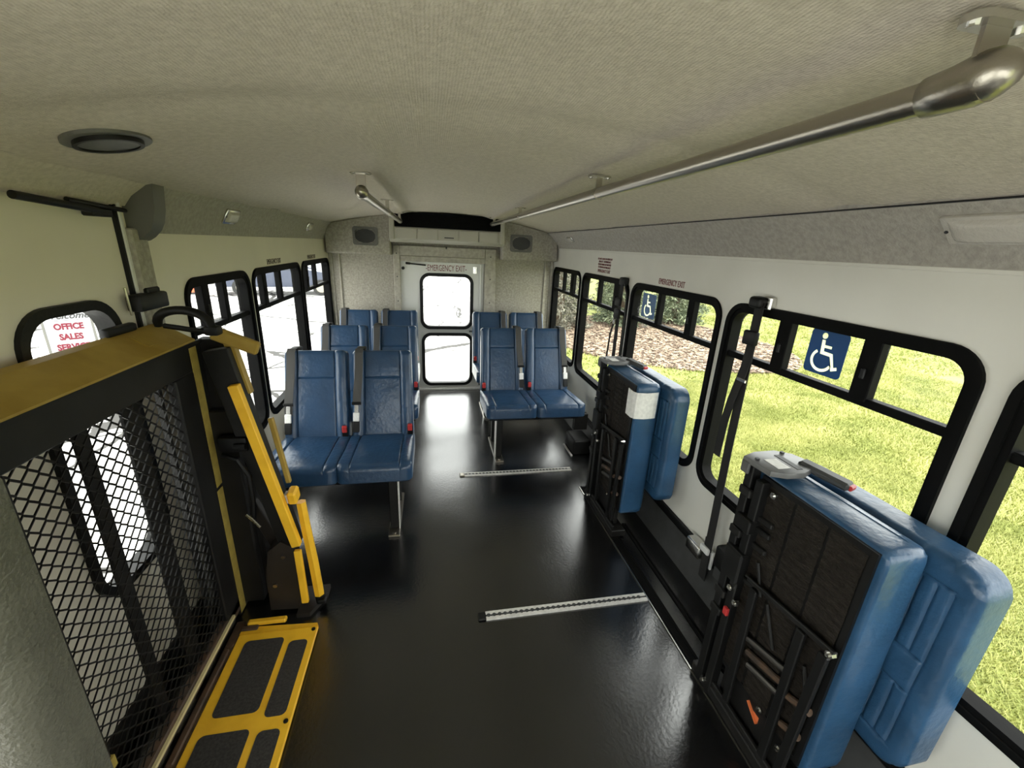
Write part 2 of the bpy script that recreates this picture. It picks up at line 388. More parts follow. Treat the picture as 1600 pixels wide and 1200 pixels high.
# ------------------------------------------------------------------ shell
XL, XR, YR, YF = -0.995, 1.345, 4.62, -0.95
XC = (XL+XR)/2
def zc(x): return 1.876 - 0.118*(x-XC)**2

# floor
mb = MB(); mb.box((XL-0.05, YF, -0.06), (1.34, YR+0.05, 0.0)); struct(mb.build('floor', M['floor']))
# ceiling: arched cloth headliner with soft sagging folds
mb = MB(); nx, ny = 60, 150; g = []
x0c, x1c = -0.915, 1.225
for j in range(ny+1):
    y = YF + (YR-YF)*j/ny; row = []
    for i in range(nx+1):
        x = x0c + (x1c-x0c)*i/nx
        z = zc(x) + 0.006*noise.noise(Vector((x*1.3, y*2.2, 0.3))) + 0.004*noise.noise(Vector((x*1.5, y*6, 4.0)))
        for xr in (-0.265, 0.60):    # cloth drawn tight along the grab rails
            z -= 0.013*math.exp(-((x-xr+0.10*(1 if xr > 0 else -1)*sstep(4.6, 1.2, y))/0.045)**2)*sstep(0.7, 1.6, y)
        z += 0.008*math.exp(-((y-1.05-0.06*x)/0.05)**2) - 0.006*math.exp(-((y-0.62+0.05*x)/0.07)**2)
        row.append(mb.bm.verts.new((x, y, z)))
    g.append(row)
for j in range(ny):
    for i in range(nx): mb.bm.faces.new((g[j][i], g[j][i+1], g[j+1][i+1], g[j+1][i]))
ceil_o = mb.build('ceiling', M['ceil'], smooth=True); struct(ceil_o)
mb = MB(); mb.box((XL-0.06, YF, 1.905), (XR+0.06, YR+0.06, 1.95)); struct(mb.build('trim_roof', M['wall']))

WIN_Z0, WIN_Z1 = 0.50, 1.412
R_WIN = [(-0.26, 0.688), (0.742, 1.698), (1.738, 2.672), (2.712, 3.645), (3.69, 4.575)]
L_WIN = [(1.955, 2.615), (2.655, 3.600), (3.635, 4.575)]
# side walls
holes = [onx(rr(a+0.012, b-0.012, WIN_Z0+0.012, WIN_Z1-0.012, 0.085), XR) for a, b in R_WIN]
mb = MB(); mb.plate([(XR, YF, -0.05), (XR, YR, -0.05), (XR, YR, 1.93), (XR, YF, 1.93)], holes, (0.05, 0, 0)); wall_r = struct(mb.build('wall_right', M['wall']))
holes = [onx(rr(a+0.012, b-0.012, WIN_Z0+0.012, WIN_Z1-0.012, 0.085), XL) for a, b in L_WIN]
mb = MB(); mb.plate([(XL, 1.66, -0.05), (XL, YR, -0.05), (XL, YR, 1.93), (XL, 1.66, 1.93)], holes, (-0.05, 0, 0)); wall_l = struct(mb.build('wall_left', M['wall_l']))
# front of the shell (behind the camera): entry door and windscreen, openings sized for light
mb = MB(); mb.plate([(XL, YF, -0.05), (XL, 0.52, -0.05), (XL, 0.52, 1.93), (XL, YF, 1.93)], [onx(rr(-0.82, 0.30, 0.20, 1.55, 0.08), XL)], (-0.05, 0, 0)); wl2 = struct(mb.build('wall_left_front', M['wall_l']))
mb = MB(); mb.plate([(XL, YF, -0.06), (XR, YF, -0.06), (XR, YF, 1.95), (XL, YF, 1.95)], [ony(rr(XL+0.12, XR-0.12, 0.62, 1.52, 0.10), YF)], (0, -0.05, 0)); struct(mb.build('wall_front', M['wall']))
mb = MB(); mb.box((XL+0.11, YF-0.03, 0.61), (XR-0.11, YF-0.024, 1.53)); w = struct(mb.build('window_12', M['glass']))
mb = MB(); mb.box((XL-0.03, -0.84, 0.19), (XL-0.024, 0.32, 1.56)); struct(mb.build('window_11', M['glass']))

def vent_window(name, x, ydir, y0, y1, mull, zbar=1.178, fw_=0.040):
    """bus window: black rubber frame, lower pane, transom bar, sliding vents. mull: list of (y0,y1). ydir +1 when inside is -x"""
    win = bpy.data.objects.new(name, None); COL.objects.link(win); win.location = (x, (y0+y1)/2, WIN_Z0); struct(win)
    s = ydir
    o = rr(y0, y1, WIN_Z0, WIN_Z1, 0.095, 8); i = rr(y0+fw_, y1-fw_, WIN_Z0+fw_, WIN_Z1-fw_, 0.060, 8); i2 = rr(y0+fw_*0.55, y1-fw_*0.55, WIN_Z0+fw_*0.55, WIN_Z1-fw_*0.55, 0.075, 8)
    mb = MB(); mb.ring(onx(o, x-s*0.012), onx(i2, x-s*0.012), (s*0.07, 0, 0)); mb.ring(onx(rr(y0+0.012, y1-0.012, WIN_Z0+0.012, WIN_Z1-0.012, 0.085, 8), x-s*0.004), onx(i, x-s*0.004), (s*0.05, 0, 0))
    mb.build('frame', M['frame'], win, True, 40)
    mb = MB(); mb.box((min(x+s*0.005, x+s*0.040), y0+0.03, zbar-0.014), (max(x+s*0.005, x+s*0.040), y1-0.03, zbar+0.014), 0.003); mb.build('transom_bar', M['frame'], win)
    for a, b in mull:
        mb = MB(); mb.box((min(x+s*0.002, x+s*0.036), a, zbar), (max(x+s*0.002, x+s*0.036), b, WIN_Z1-0.022), 0.003)
        m_ = mb.build('mullion', M['frame'], win)
        if b-a > 0.045:
            mb = MB(); mb.box((min(x-s*0.006, x+s*0.006), (a+b)/2-0.008, 1.25), (max(x-s*0.006, x+s*0.006), (a+b)/2+0.008, 1.285), 0.003); mb.build('latch', M['black'], m_)
    e = [y0+0.035] + [q for ab in mull for q in ab] + [y1-0.035]
    mb = MB(); mb.box((x+s*0.024-0.002, y0+0.03, WIN_Z0+0.03), (x+s*0.024+0.002, y1-0.03, zbar-0.01)); mb.build('pane', M['glass'], win)
    for k in range(0, len(e), 2):
        off = 0.018 if k % 4 == 0 else 0.026
        mb = MB(); mb.box((x+s*off-0.002, e[k]-0.004, zbar+0.012), (x+s*off+0.002, e[k+1]+0.004, WIN_Z1-0.03)); mb.build('vent_pane', M['glass'], win)
    return win
rw = [vent_window('window_1', XR, 1, *R_WIN[0], [(0.05, 0.075), (0.36, 0.42)]),
      vent_window('window_2', XR, 1, *R_WIN[1], [(1.006, 1.066), (1.348, 1.408)]),
      vent_window('window_3', XR, 1, *R_WIN[2], [(1.972, 2.026), (2.305, 2.340)]),
      vent_window('window_4', XR, 1, *R_WIN[3], [(2.905, 2.982), (3.255, 3.290)]),
      vent_window('window_5', XR, 1, *R_WIN[4], [(3.92, 4.00), (4.215, 4.25)])]
lw = [vent_window('window_6', XL, -1, *L_WIN[0], [(2.115, 2.175), (2.315, 2.355)]),
      vent_window('window_7', XL, -1, *L_WIN[1], [(2.835, 2.895), (3.135, 3.175)]),
      vent_window('window_8', XL, -1, *L_WIN[2], [(3.79, 3.85), (4.08, 4.12)])]
# lettering over the windows
def lettering(body, pos, d, size, m, parent, xs=0.72, name='lettering'): return text_mesh(name, body, size, facing(pos, d), m, parent, xs)
lettering('EMERGENCY EXIT', (XR-0.0015, 2.215, 1.442), (-1, 0, 0), 0.047, M['redink'], wall_r)
lettering('EMERGENCY EXIT', (XR-0.0015, 3.20, 1.445), (-1, 0, 0), 0.034, M['redink'], wall_r, 0.92)
for k, tx in enumerate(("DO NOT LEAN ON WINDOW", "PUSH OUT - FOR EMERGENCY", "PULL RED HANDLE OUT AND PUSH", "TO OPEN IN AN EMERGENCY")):
    lettering(tx, (XR-0.0015, 3.20, 1.537-0.021*k), (-1, 0, 0), 0.022, M['redink'], wall_r, (0.95, 0.8, 0.72, 0.85)[k])
lettering('EMERGENCY EXIT', (XL+0.0015, 3.06, 1.437), (1, 0, 0), 0.044, M['darkink'], wall_l, 0.74)
lettering('EMERGENCY EXIT', (XL+0.0015, 3.98, 1.437), (1, 0, 0), 0.044, M['darkink'], wall_l, 0.74)

# skirting, wall track
mb = MB(); mb.prism([(1.285, YF, 0.0), (1.345, YF, 0.0), (1.345, YF, 0.165), (1.328, YF, 0.165)], (0, YR-YF, 0)); struct(mb.build('baseboard_right', M['darkgrey']))
mb = MB(); mb.box((1.322, YF, 0.160), (1.346, 4.6, 0.205), 0.004)
for k in range(3): mb.box((1.319, YF, 0.168+0.011*k), (1.323, 4.6, 0.172+0.011*k))
struct(mb.build('trim_1', M['black']))
mb = MB(); mb.box((XL-0.001, 1.70, 0.0), (XL+0.02, 4.6, 0.16), 0.004); struct(mb.build('baseboard_left', M['darkgrey']))
# floor-edge seat track by the folded seats
mb = MB(); mb.box((1.020, YF, 0.0), (1.075, 2.43, 0.007), 0.002); mb.box((1.026, YF, 0.007), (1.034, 2.43, 0.011)); mb.box((1.060, YF, 0.007), (1.068, 2.43, 0.011)); struct(mb.build('trim_2', M['frame']))
mb = MB(); mb.box((1.015, YF, 0.0), (1.0195, 2.43, 0.005)); struct(mb.build('trim_3', M['chrome']))
mb = MB(); mb.box((1.14, YF, 0.0), (1.152, 2.0, 0.008), 0.002); mb.box((1.16, YF, 0.0), (1.165, 2.0, 0.005)); struct(mb.build('trim_4', M['frame']))
# coves between walls and headliner
def cove(name, pts, y0, y1, m):
    mb = MB(); n = len(pts)
    a = [mb.bm.verts.new((x, y0, z)) for x, z in pts]; b = [mb.bm.verts.new((x, y1, z)) for x, z in pts]
    for j in range(n-1): mb.bm.faces.new((a[j], a[j+1], b[j+1], b[j]))
    mb.bm.faces.new(a); mb.bm.faces.new(b[::-1]); mb.bm.faces.new((a[-1], a[0], b[0], b[-1]))
    return struct(mb.build(name, m, smooth=True, angle=50))
cove('trim_5', [(1.360, 1.600), (1.337, 1.600), (1.335, 1.607), (1.300, 1.655), (1.255, 1.705), (1.205, 1.748), (1.205, 1.79), (1.360, 1.79)], YF, YR, M['cove'])
mb = MB(); mb.box((1.336, YF, 1.588), (1.346, YR, 1.601), 0.002); struct(mb.build('trim_6', M['wall']))
cove('trim_7', [(-1.01, 1.585), (-0.987, 1.585), (-0.985, 1.592), (-0.965, 1.645), (-0.935, 1.705), (-0.895, 1.748), (-0.895, 1.79), (-1.01, 1.79)], 1.76, YR, M['cove'])
cove('trim_8', [(-1.01, 1.668), (-0.985, 1.668), (-0.960, 1.700), (-0.895, 1.748), (-0.895, 1.79), (-1.01, 1.79)], YF, 1.70, M['ceil'])
mb = MB(); mb.tube([(1.2035, YF+0.02, 1.7455), (1.2035, YR-0.02, 1.7455)], 0.0024, 6); struct(mb.build('trim_18', M['black'], smooth=True))
mb = MB(); mb.tube([(-0.8935, YF+0.02, 1.7455), (-0.8935, YR-0.02, 1.7455)], 0.0020, 6); struct(mb.build('trim_19', M['greyplastic'], smooth=True))
# grey end cap of the cove
mb = MB(); cap = [(-1.0, 1.557), (-0.985, 1.557), (-0.966, 1.562), (-0.948, 1.574), (-0.926, 1.596), (-0.912, 1.622), (-0.901, 1.665), (-0.893, 1.742), (-1.0, 1.748)]
mb.prism([(x, 1.702, z) for x, z in cap], (0, 0.065, 0)); struct(mb.build('trim_9', M['greyplastic'], smooth=True, angle=30))
# carpeted pillar between lift door and side wall
mb = MB(); mb.box((-1.0, 1.668, 0.0), (-0.965, 1.752, 1.60), 0.006); struct(mb.build('trim_10', M['rearcloth']))

# lift door with one tall round-cornered window
d2r = bpy.data.objects.new('door_2', None); COL.objects.link(d2r); d2r.location = (XL, 1.1, 0); struct(d2r)
mb = MB(); mb.plate([(XL, 0.53, 0.10), (XL, 1.642, 0.10), (XL, 1.642, 1.672), (XL, 0.53, 1.672)], [onx(rr(1.205, 1.535, 0.50, 1.375, 0.09), XL)], (-0.03, 0, 0)); mb.build('door_panel', M['wall_l'], d2r)
mb = MB(); mb.ring(onx(rr(1.190, 1.552, 0.483, 1.392, 0.105, 8), XL+0.014), onx(rr(1.214, 1.524, 0.511, 1.364, 0.085, 8), XL+0.014), (-0.055, 0, 0)); mb.build('window_frame', M['rubber'], d2r, True, 40)
mb = MB(); mb.box((XL-0.022, 1.20, 0.50), (XL-0.018, 1.54, 1.38)); mb.build('pane', M['glass'], d2r)
mb = MB(); mb.box((XL-0.004, 1.643, 0.05), (XL+0.012, 1.653, 1.67)); mb.build('seal', M['rubber'], d2r)
mb = MB(); mb.box((XL-0.004, 1.654, 0.05), (XL+0.016, 1.668, 1.68), 0.002); mb.build('jamb', M['door'], d2r)
mb = MB(); mb.box((XL-0.03, 0.5, -0.05), (XL+0.01, 1.66, 0.099)); mb.build('sill', M['liftblack'], d2r)
mb = MB(); mb.box((XL-0.03, 0.5, 1.673), (XL+0.012, 1.66, 1.80)); mb.build('header', M['wall_l'], d2r)

# rear wall and its emergency door
mb = MB(); mb.plate([(XL, YR, -0.05), (XR, YR, -0.05), (XR, YR, 1.93), (XL, YR, 1.93)], [ony([(-0.30, -0.04), (0.57, -0.04), (0.57, 1.405), (-0.30, 1.405)], YR)], (0, 0.05, 0)); wall_b = struct(mb.build('wall_rear', M['rearcloth']))
D = bpy.data.objects.new('door_1', None); COL.objects.link(D); D.location = (0.135, YR, 0); struct(D)
YD = YR-0.004
h1 = ony(rr(-0.092, 0.445, 0.715, 1.278, 0.085), YD); h2 = ony(rr(-0.085, 0.450, 0.062, 0.640, 0.085), YD)
mb = MB(); mb.plate([(-0.299, YD, 0.0), (0.569, YD, 0.0), (0.569, YD, 1.404), (-0.299, YD, 1.404)], [h1, h2], (0, 0.035, 0)); mb.build('door_panel', M['door'], D)
for z0, z1, a, b in ((0.698, 1.295, -0.108, 0.461), (0.045, 0.657, -0.100, 0.466)):
    mb = MB(); mb.ring(ony(rr(a, b, z0, z1, 0.10, 8), YD-0.014), ony(rr(a+0.034, b-0.034, z0+0.034, z1-0.034, 0.072, 8), YD-0.014), (0, 0.055, 0)); mb.build('window_frame', M['rubber'], D, True, 40)
    mb = MB(); mb.box((a+0.02, YD+0.018, z0+0.02), (b-0.02, YD+0.022, z1-0.02)); mb.build('pane', M['glass'], D)
text_mesh('lettering', '-EMERGENCY EXIT-', 0.088, facing((0.172, YD-0.002, 1.345), (0, -1, 0)), M['redink'], D, 0.56)
mb = MB(); mb.cyl((-0.235, YD-0.02, 1.385), (-0.04, YD-0.02, 1.372), 0.007); mb.cyl((-0.245, YD-0.02, 1.386), (-0.20, YD-0.02, 1.383), 0.011); mb.build('closer_strut', M['black'], D, True)
mb = MB(); mb.cyl((-0.272, YD, 1.335), (-0.272, YD-0.025, 1.335), 0.016); mb.build('stop_knob', M['black'], D, True)
mb = MB(); mb.box((0.455, YD-0.012, 1.30), (0.495, YD, 1.375), 0.004); mb.box((0.465, YD-0.026, 1.315), (0.485, YD-0.010, 1.362), 0.003); mb.build('latch', M['chrome'], D)
mb = MB(); mb.cyl((0.535, YD-0.014, 0.25), (0.535, YD-0.014, 1.36), 0.009); mb.box((0.525, YD-0.02, 1.33), (0.545, YD, 1.40), 0.003); mb.build('lock_rod', M['door'], D, True)
mb = MB(); mb.box((-0.30, YR-0.05, 0.0), (0.57, YR+0.03, 0.022), 0.003); mb.build('threshold', M['alu'], D)
mb = MB(); mb.box((0.42, YD-0.004, 0.665), (0.465, YD, 0.685)); mb.build('small_plate', M['greyplastic'], D)
# posts and header round the door
for k, (a, b) in enumerate(((-0.365, -0.298), (0.575, 0.695))):
    mb = MB(); mb.box((a, YR-0.045, 0.0), (b, YR+0.005, 1.56), 0.006); t_ = struct(mb.build('trim_%d' % (11+k), M['post']))
    for z in (0.3, 0.7, 1.0, 1.25, 1.48):
        q = MB(); q.cyl(((a+b)/2, YR-0.047, z), ((a+b)/2, YR-0.044, z), 0.007, 8); q.build('screw', M['darkgrey'], t_)
mb = MB(); mb.box((-0.298, YR-0.04, 1.405), (0.575, YR+0.005, 1.46), 0.004); mb.box((-0.298, YR-0.055, 1.462), (0.575, YR+0.005, 1.56), 0.004); struct(mb.build('trim_13', M['post']))
for k, (a, b) in enumerate(((-0.99, -0.955), (-0.90, -0.885), (1.24, 1.27), (1.31, 1.34))):
    mb = MB(); mb.box((a, YR-0.02, 0.0), (b, YR+0.004, 1.46), 0.004); struct(mb.build('trim_%d' % (14+k), M['post']))

# ------------------------------------------------------------------ rear corner speaker boxes and the air unit
def speaker_box(label, x0, x1, slope, cx):
    r = thing('speaker_box', label, 'speaker box', ((x0+x1)/2, 4.5, 1.455))
    mb = MB()
    zt0, zt1 = zc(x0)+0.01, zc(x1)+0.01
    f = 4.44
    front = [(x0, 1.46), (x1, 1.465), (x1, zt1), (x0, zt0)]
    b_ = [(x0, f+0.06 if False else f, z) for x0, z in front]
    a = [mb.bm.verts.new((x, f - (0.0 if z < 1.6 else 0.0), z)) for x, z in front]; bb = [mb.bm.verts.new((x, YR-0.001, z)) for x, z in front]
    mb.bm.faces.new(a)
    for j in range(4): mb.bm.faces.new((a[j], bb[j], bb[(j+1) % 4], a[(j+1) % 4]))
    mb.bm.faces.new(bb[::-1])
    bmesh.ops.bevel(mb.bm, geom=[e for e in mb.bm.edges if all(abs(v.co.y-f) < 1e-4 for v in e.verts)], offset=0.02, segments=3, affect='EDGES', profile=0.5)
    mb.build('box_body', M['rearcloth'], r, True, 40)
    mb = MB(); mb.ring(ony(rr(cx-0.115, cx+0.115, 1.545, 1.715, 0.025), f-0.010), ony(rr(cx-0.092, cx+0.092, 1.568, 1.692, 0.035), f-0.010), (0, 0.014, 0)); mb.build('speaker_frame', M['greyplastic'], r)
    mb = MB(); n = 28; pts = [(cx+0.096*math.cos(2*PI*j/n), f-0.006, 1.630+0.064*math.sin(2*PI*j/n)) for j in range(n)]; mb.prism(pts, (0, 0.008, 0))
    for q in range(-5, 6): mb.box((cx-0.090, f-0.0085, 1.630+q*0.0105-0.0022), (cx+0.090, f-0.005, 1.630+q*0.0105+0.0022))
    mb.build('speaker_grille', M['darkgrey'], r)
speaker_box('grey carpeted corner box with oval speaker, above the seats on the lift side', -0.975, -0.375, 0, -0.605)
speaker_box('grey carpeted corner box with oval speaker, beside the tree-side windows', 0.738, 1.325, 0, 0.930)

ac = thing('air_conditioner', 'beige ceiling air unit with black intake above the rear emergency door', 'air conditioner', (0.16, 4.45, 1.59))
ax0, ax1, af = -0.372, 0.735, 4.32
mb = MB(); body = [(af+0.03, 1.60), (af+0.0, 1.62), (af-0.005, 1.725), (af+0.02, 1.728), (af+0.02, 1.86), (YR-0.06, 1.86), (YR-0.06, 1.59), (af+0.09, 1.588)]
mb.prism([(ax0, y, z) for y, z in body], (ax1-ax0, 0, 0)); mb.build('housing', M['ac'], ac, True, 30)
mb = MB(); mb.box((ax0, af-0.012, 1.61), (ax0+0.05, af+0.03, 1.855), 0.008); mb.build('end_cheek', M['ac'], ac)
mb = MB(); mb.box((ax1-0.045, af-0.012, 1.61), (ax1, af+0.03, 1.855), 0.008); mb.build('end_cheek', M['ac'], ac)
mb = MB(); mb.box((ax0+0.05, af+0.004, 1.73), (ax1-0.045, af+0.022, 1.862))
for q in range(9): mb.box((ax0+0.05, af-0.004, 1.738+q*0.013), (ax1-0.045, af+0.006, 1.742+q*0.013))
mb.build('intake_grille', M['frame'], ac)
pw = (ax1-ax0-0.12)/5
for q in range(5):
    xa = ax0+0.06+q*pw
    mb = MB(); mb.box((xa+0.004, af-0.014, 1.625), (xa+pw-0.004, af+0.0, 1.72), 0.004); p_ = mb.build('louvre_panel', M['ac'], ac)
    if q == 2:
        mb = MB(); mb.box((xa+0.06, af-0.0155, 1.643), (xa+0.15, af-0.013, 1.653)); mb.build('badge', M['darkgrey'], p_)
mb = MB(); mb.cyl((0.17, YR-0.062, 1.56), (0.17, YR-0.052, 1.545), 0.008, 8); mb.build('screw', M['darkgrey'], ac)

# ------------------------------------------------------------------ ceiling fittings
def grab_rail(label, x, y0, y1, z, hangers, bulb=True):
    r = thing('grab_rail', label, 'grab rail', (x, y0, z))
    mb = MB(); mb.cyl((x, y0+0.03, z), (x, y1, z), 0.0190, 20); mb.build('rail', M['steel'], r, True)
    mb = MB(); mb.tube([(x, y0+0.052, z), (x, y0+0.050, z), (x, y0+0.025, z+0.001), (x, y0+0.004, z+0.003), (x, y0-0.012, z+0.006), (x, y0-0.024, z+0.010), (x, y0-0.031, z+0.013), (x, y0-0.034, z+0.015)],
                       [0.0195, 0.0225, 0.0240, 0.0262, 0.0252, 0.0205, 0.0130, 0.003], 22); mb.build('end_elbow', M['steel'], r, True, 60)
    for yh in hangers:
        zt = zc(x)-0.004
        mb = MB(); mb.bar((x, yh, z+0.004), (x, yh, zt), 0.036 if yh == hangers[0] else 0.022, 0.005, up=(0, 1, 0)); 
        mb.ring([(x+0.0215*math.cos(2*PI*j/16), yh-0.012, z+0.0215*math.sin(2*PI*j/16)) for j in range(16)], [(x+0.0185*math.cos(2*PI*j/16), yh-0.012, z+0.0185*math.sin(2*PI*j/16)) for j in range(16)], (0, 0.024, 0))
        h = mb.build('hanger', M['steel'], r)
        mb = MB(); mb.prism(onz(rr(x-0.042, x+0.042, yh-0.016, yh+0.016, 0.015, 4), zt-0.005), (0, 0, 0.008))
        for q in (-0.032, 0.032): mb.cyl((x+q, yh, zt-0.009), (x+q, yh, zt-0.003), 0.006, 8)
        mb.build('mounting_plate', M['chrome'], h)
    return r
grab_rail('long brushed steel ceiling rail running over the folded seats', 0.600, 0.440, 4.30, 1.795, (0.44, 1.56, 2.95, 4.15))
grab_rail('short brushed steel ceiling rail over the aisle on the lift side', -0.262, 1.90, 4.30, 1.773, (1.895, 3.0, 4.15))

v = thing('ceiling_speaker', 'round grey-black speaker recessed in the headliner above the lift', 'speaker', (-0.70, 1.20, zc(-0.70)))
vz = zc(-0.70); tilt = Matrix.Translation((-0.70, 1.20, vz-0.004)) @ Matrix.Rotation(0.236*(-0.70-XC), 4, 'Y')
def ringm(ro, ri, z0, z1, n=36):
    m = MB(); m.ring([tilt @ Vector((ro*math.cos(2*PI*j/n), ro*math.sin(2*PI*j/n), z0)) for j in range(n)], [tilt @ Vector((ri*math.cos(2*PI*j/n), ri*math.sin(2*PI*j/n), z0)) for j in range(n)], (0, 0, z1-z0)); return m
ringm(0.080, 0.060, -0.003, 0.012).build('trim_ring', M['greyplastic'], v)
mb = MB(); mb.ring([tilt @ Vector((0.063*math.cos(2*PI*j/36), 0.063*math.sin(2*PI*j/36), -0.012)) for j in range(36)], [tilt @ Vector((0.055*math.cos(2*PI*j/36), 0.055*math.sin(2*PI*j/36), -0.012)) for j in range(36)], (0, 0, 0.02)); mb.build('rim', M['black'], v, True)
mb = MB(); mb.prism([tilt @ Vector((0.056*math.cos(2*PI*j/36), 0.056*math.sin(2*PI*j/36), -0.008)) for j in range(36)], (0, 0, 0.006)); mb.build('speaker_grille', M['capgrey'], v)

def cove_lamp(name, label, c, n, L, H, rect):
    """lamp on the sloping cove: c centre, n outward normal, L length along the bus, H height"""
    n = Vector(n).normalized(); yv = Vector((0, 1, 0)); up = n.cross(yv).normalized()
    if up.z < 0: up = -up
    r = thing(name, label, 'lamp', c); C = Vector(c)
    m = basis(yv, up, n, C)
    mb = MB(); mb.box((-L/2, -H/2, -0.004), (L/2, H/2, 0.010), 0.004, 2, m); mb.build('bezel', M['chrome'] if not rect else M['lens'], r, True)
    mb = MB(); k = 10; g = []
    for j in range(k+1):
        row = []
        for i in range(2*k+1):
            u = -1+2*i/(2*k); q = -1+2*j/k
            row.append(mb.bm.verts.new(m @ Vector((u*(L/2-0.012), q*(H/2-0.009), 0.008+0.016*math.sqrt(max(0, (1-u**6)*(1-q**4)))))))
        g.append(row)
    for j in range(k):
        for i in range(2*k): mb.bm.faces.new((g[j][i], g[j][i+1], g[j+1][i+1], g[j+1][i]))
    mb.build('lens', M['lens'], r, True, 80)
    for q in (-1, 1):
        mb = MB(); mb.cyl(m @ Vector((q*(L/2-0.007), 0, 0.009)), m @ Vector((q*(L/2-0.007), 0, 0.013)), 0.004, 8); mb.build('screw', M['darkgrey'], r)
nR = (-0.70, 0, -0.71); nL = (0.86, 0, -0.5)
cove_lamp('dome_lamp', 'long rectangular clear-lens lamp on the cove above the windows', (1.268, 0.72, 1.690), nR, 0.34, 0.085, True)
cove_lamp('courtesy_lamp', 'small clear lamp on the cove above the windows, near the rear', (1.272, 3.87, 1.686), nR, 0.13, 0.06, False)
cove_lamp('courtesy_lamp', 'small square lamp on the cove near its grey end cap', (-0.951, 2.40, 1.676), nL, 0.14, 0.075, False)
cove_lamp('courtesy_lamp', 'small square lamp on the cove over the rear seats, lift side', (-0.951, 3.82, 1.676), nL, 0.13, 0.07, False)

# gas strut over lift door, wall pad by the pillar
r = thing('gas_strut', 'black gas strut along the top of the lift door', 'strut', (-0.95, 1.45, 1.67))
mb = MB(); mb.cyl((-0.957, 1.262, 1.662), (-0.957, 1.53, 1.645), 0.010, 12); mb.build('cylinder_body', M['black'], r, True)
mb = MB(); mb.cyl((-0.963, 1.43, 1.666), (-0.955, 1.645, 1.652), 0.007, 10); mb.box((-0.985, 1.50, 1.628), (-0.95, 1.58, 1.652), 0.004); mb.build('rod', M['black'], r, True)
r = thing('door_strap', 'black padded strap box hanging on the carpeted pillar by the lift door', 'strap', (-0.95, 1.71, 1.33))
mb = MB(); mb.box((-0.985, 1.592, 1.335), (-0.938, 1.750, 1.390), 0.008, 2); mb.box((-0.985, 1.67, 1.385), (-0.955, 1.740, 1.406), 0.004); mb.build('pad', M['black'], r, True)
mb = MB(); mb.tube([(-0.975, 1.595, 1.325), (-0.972, 1.588, 1.37), (-0.972, 1.586, 1.415)], 0.004, 6); mb.build('hook', M['steel'], r, True)

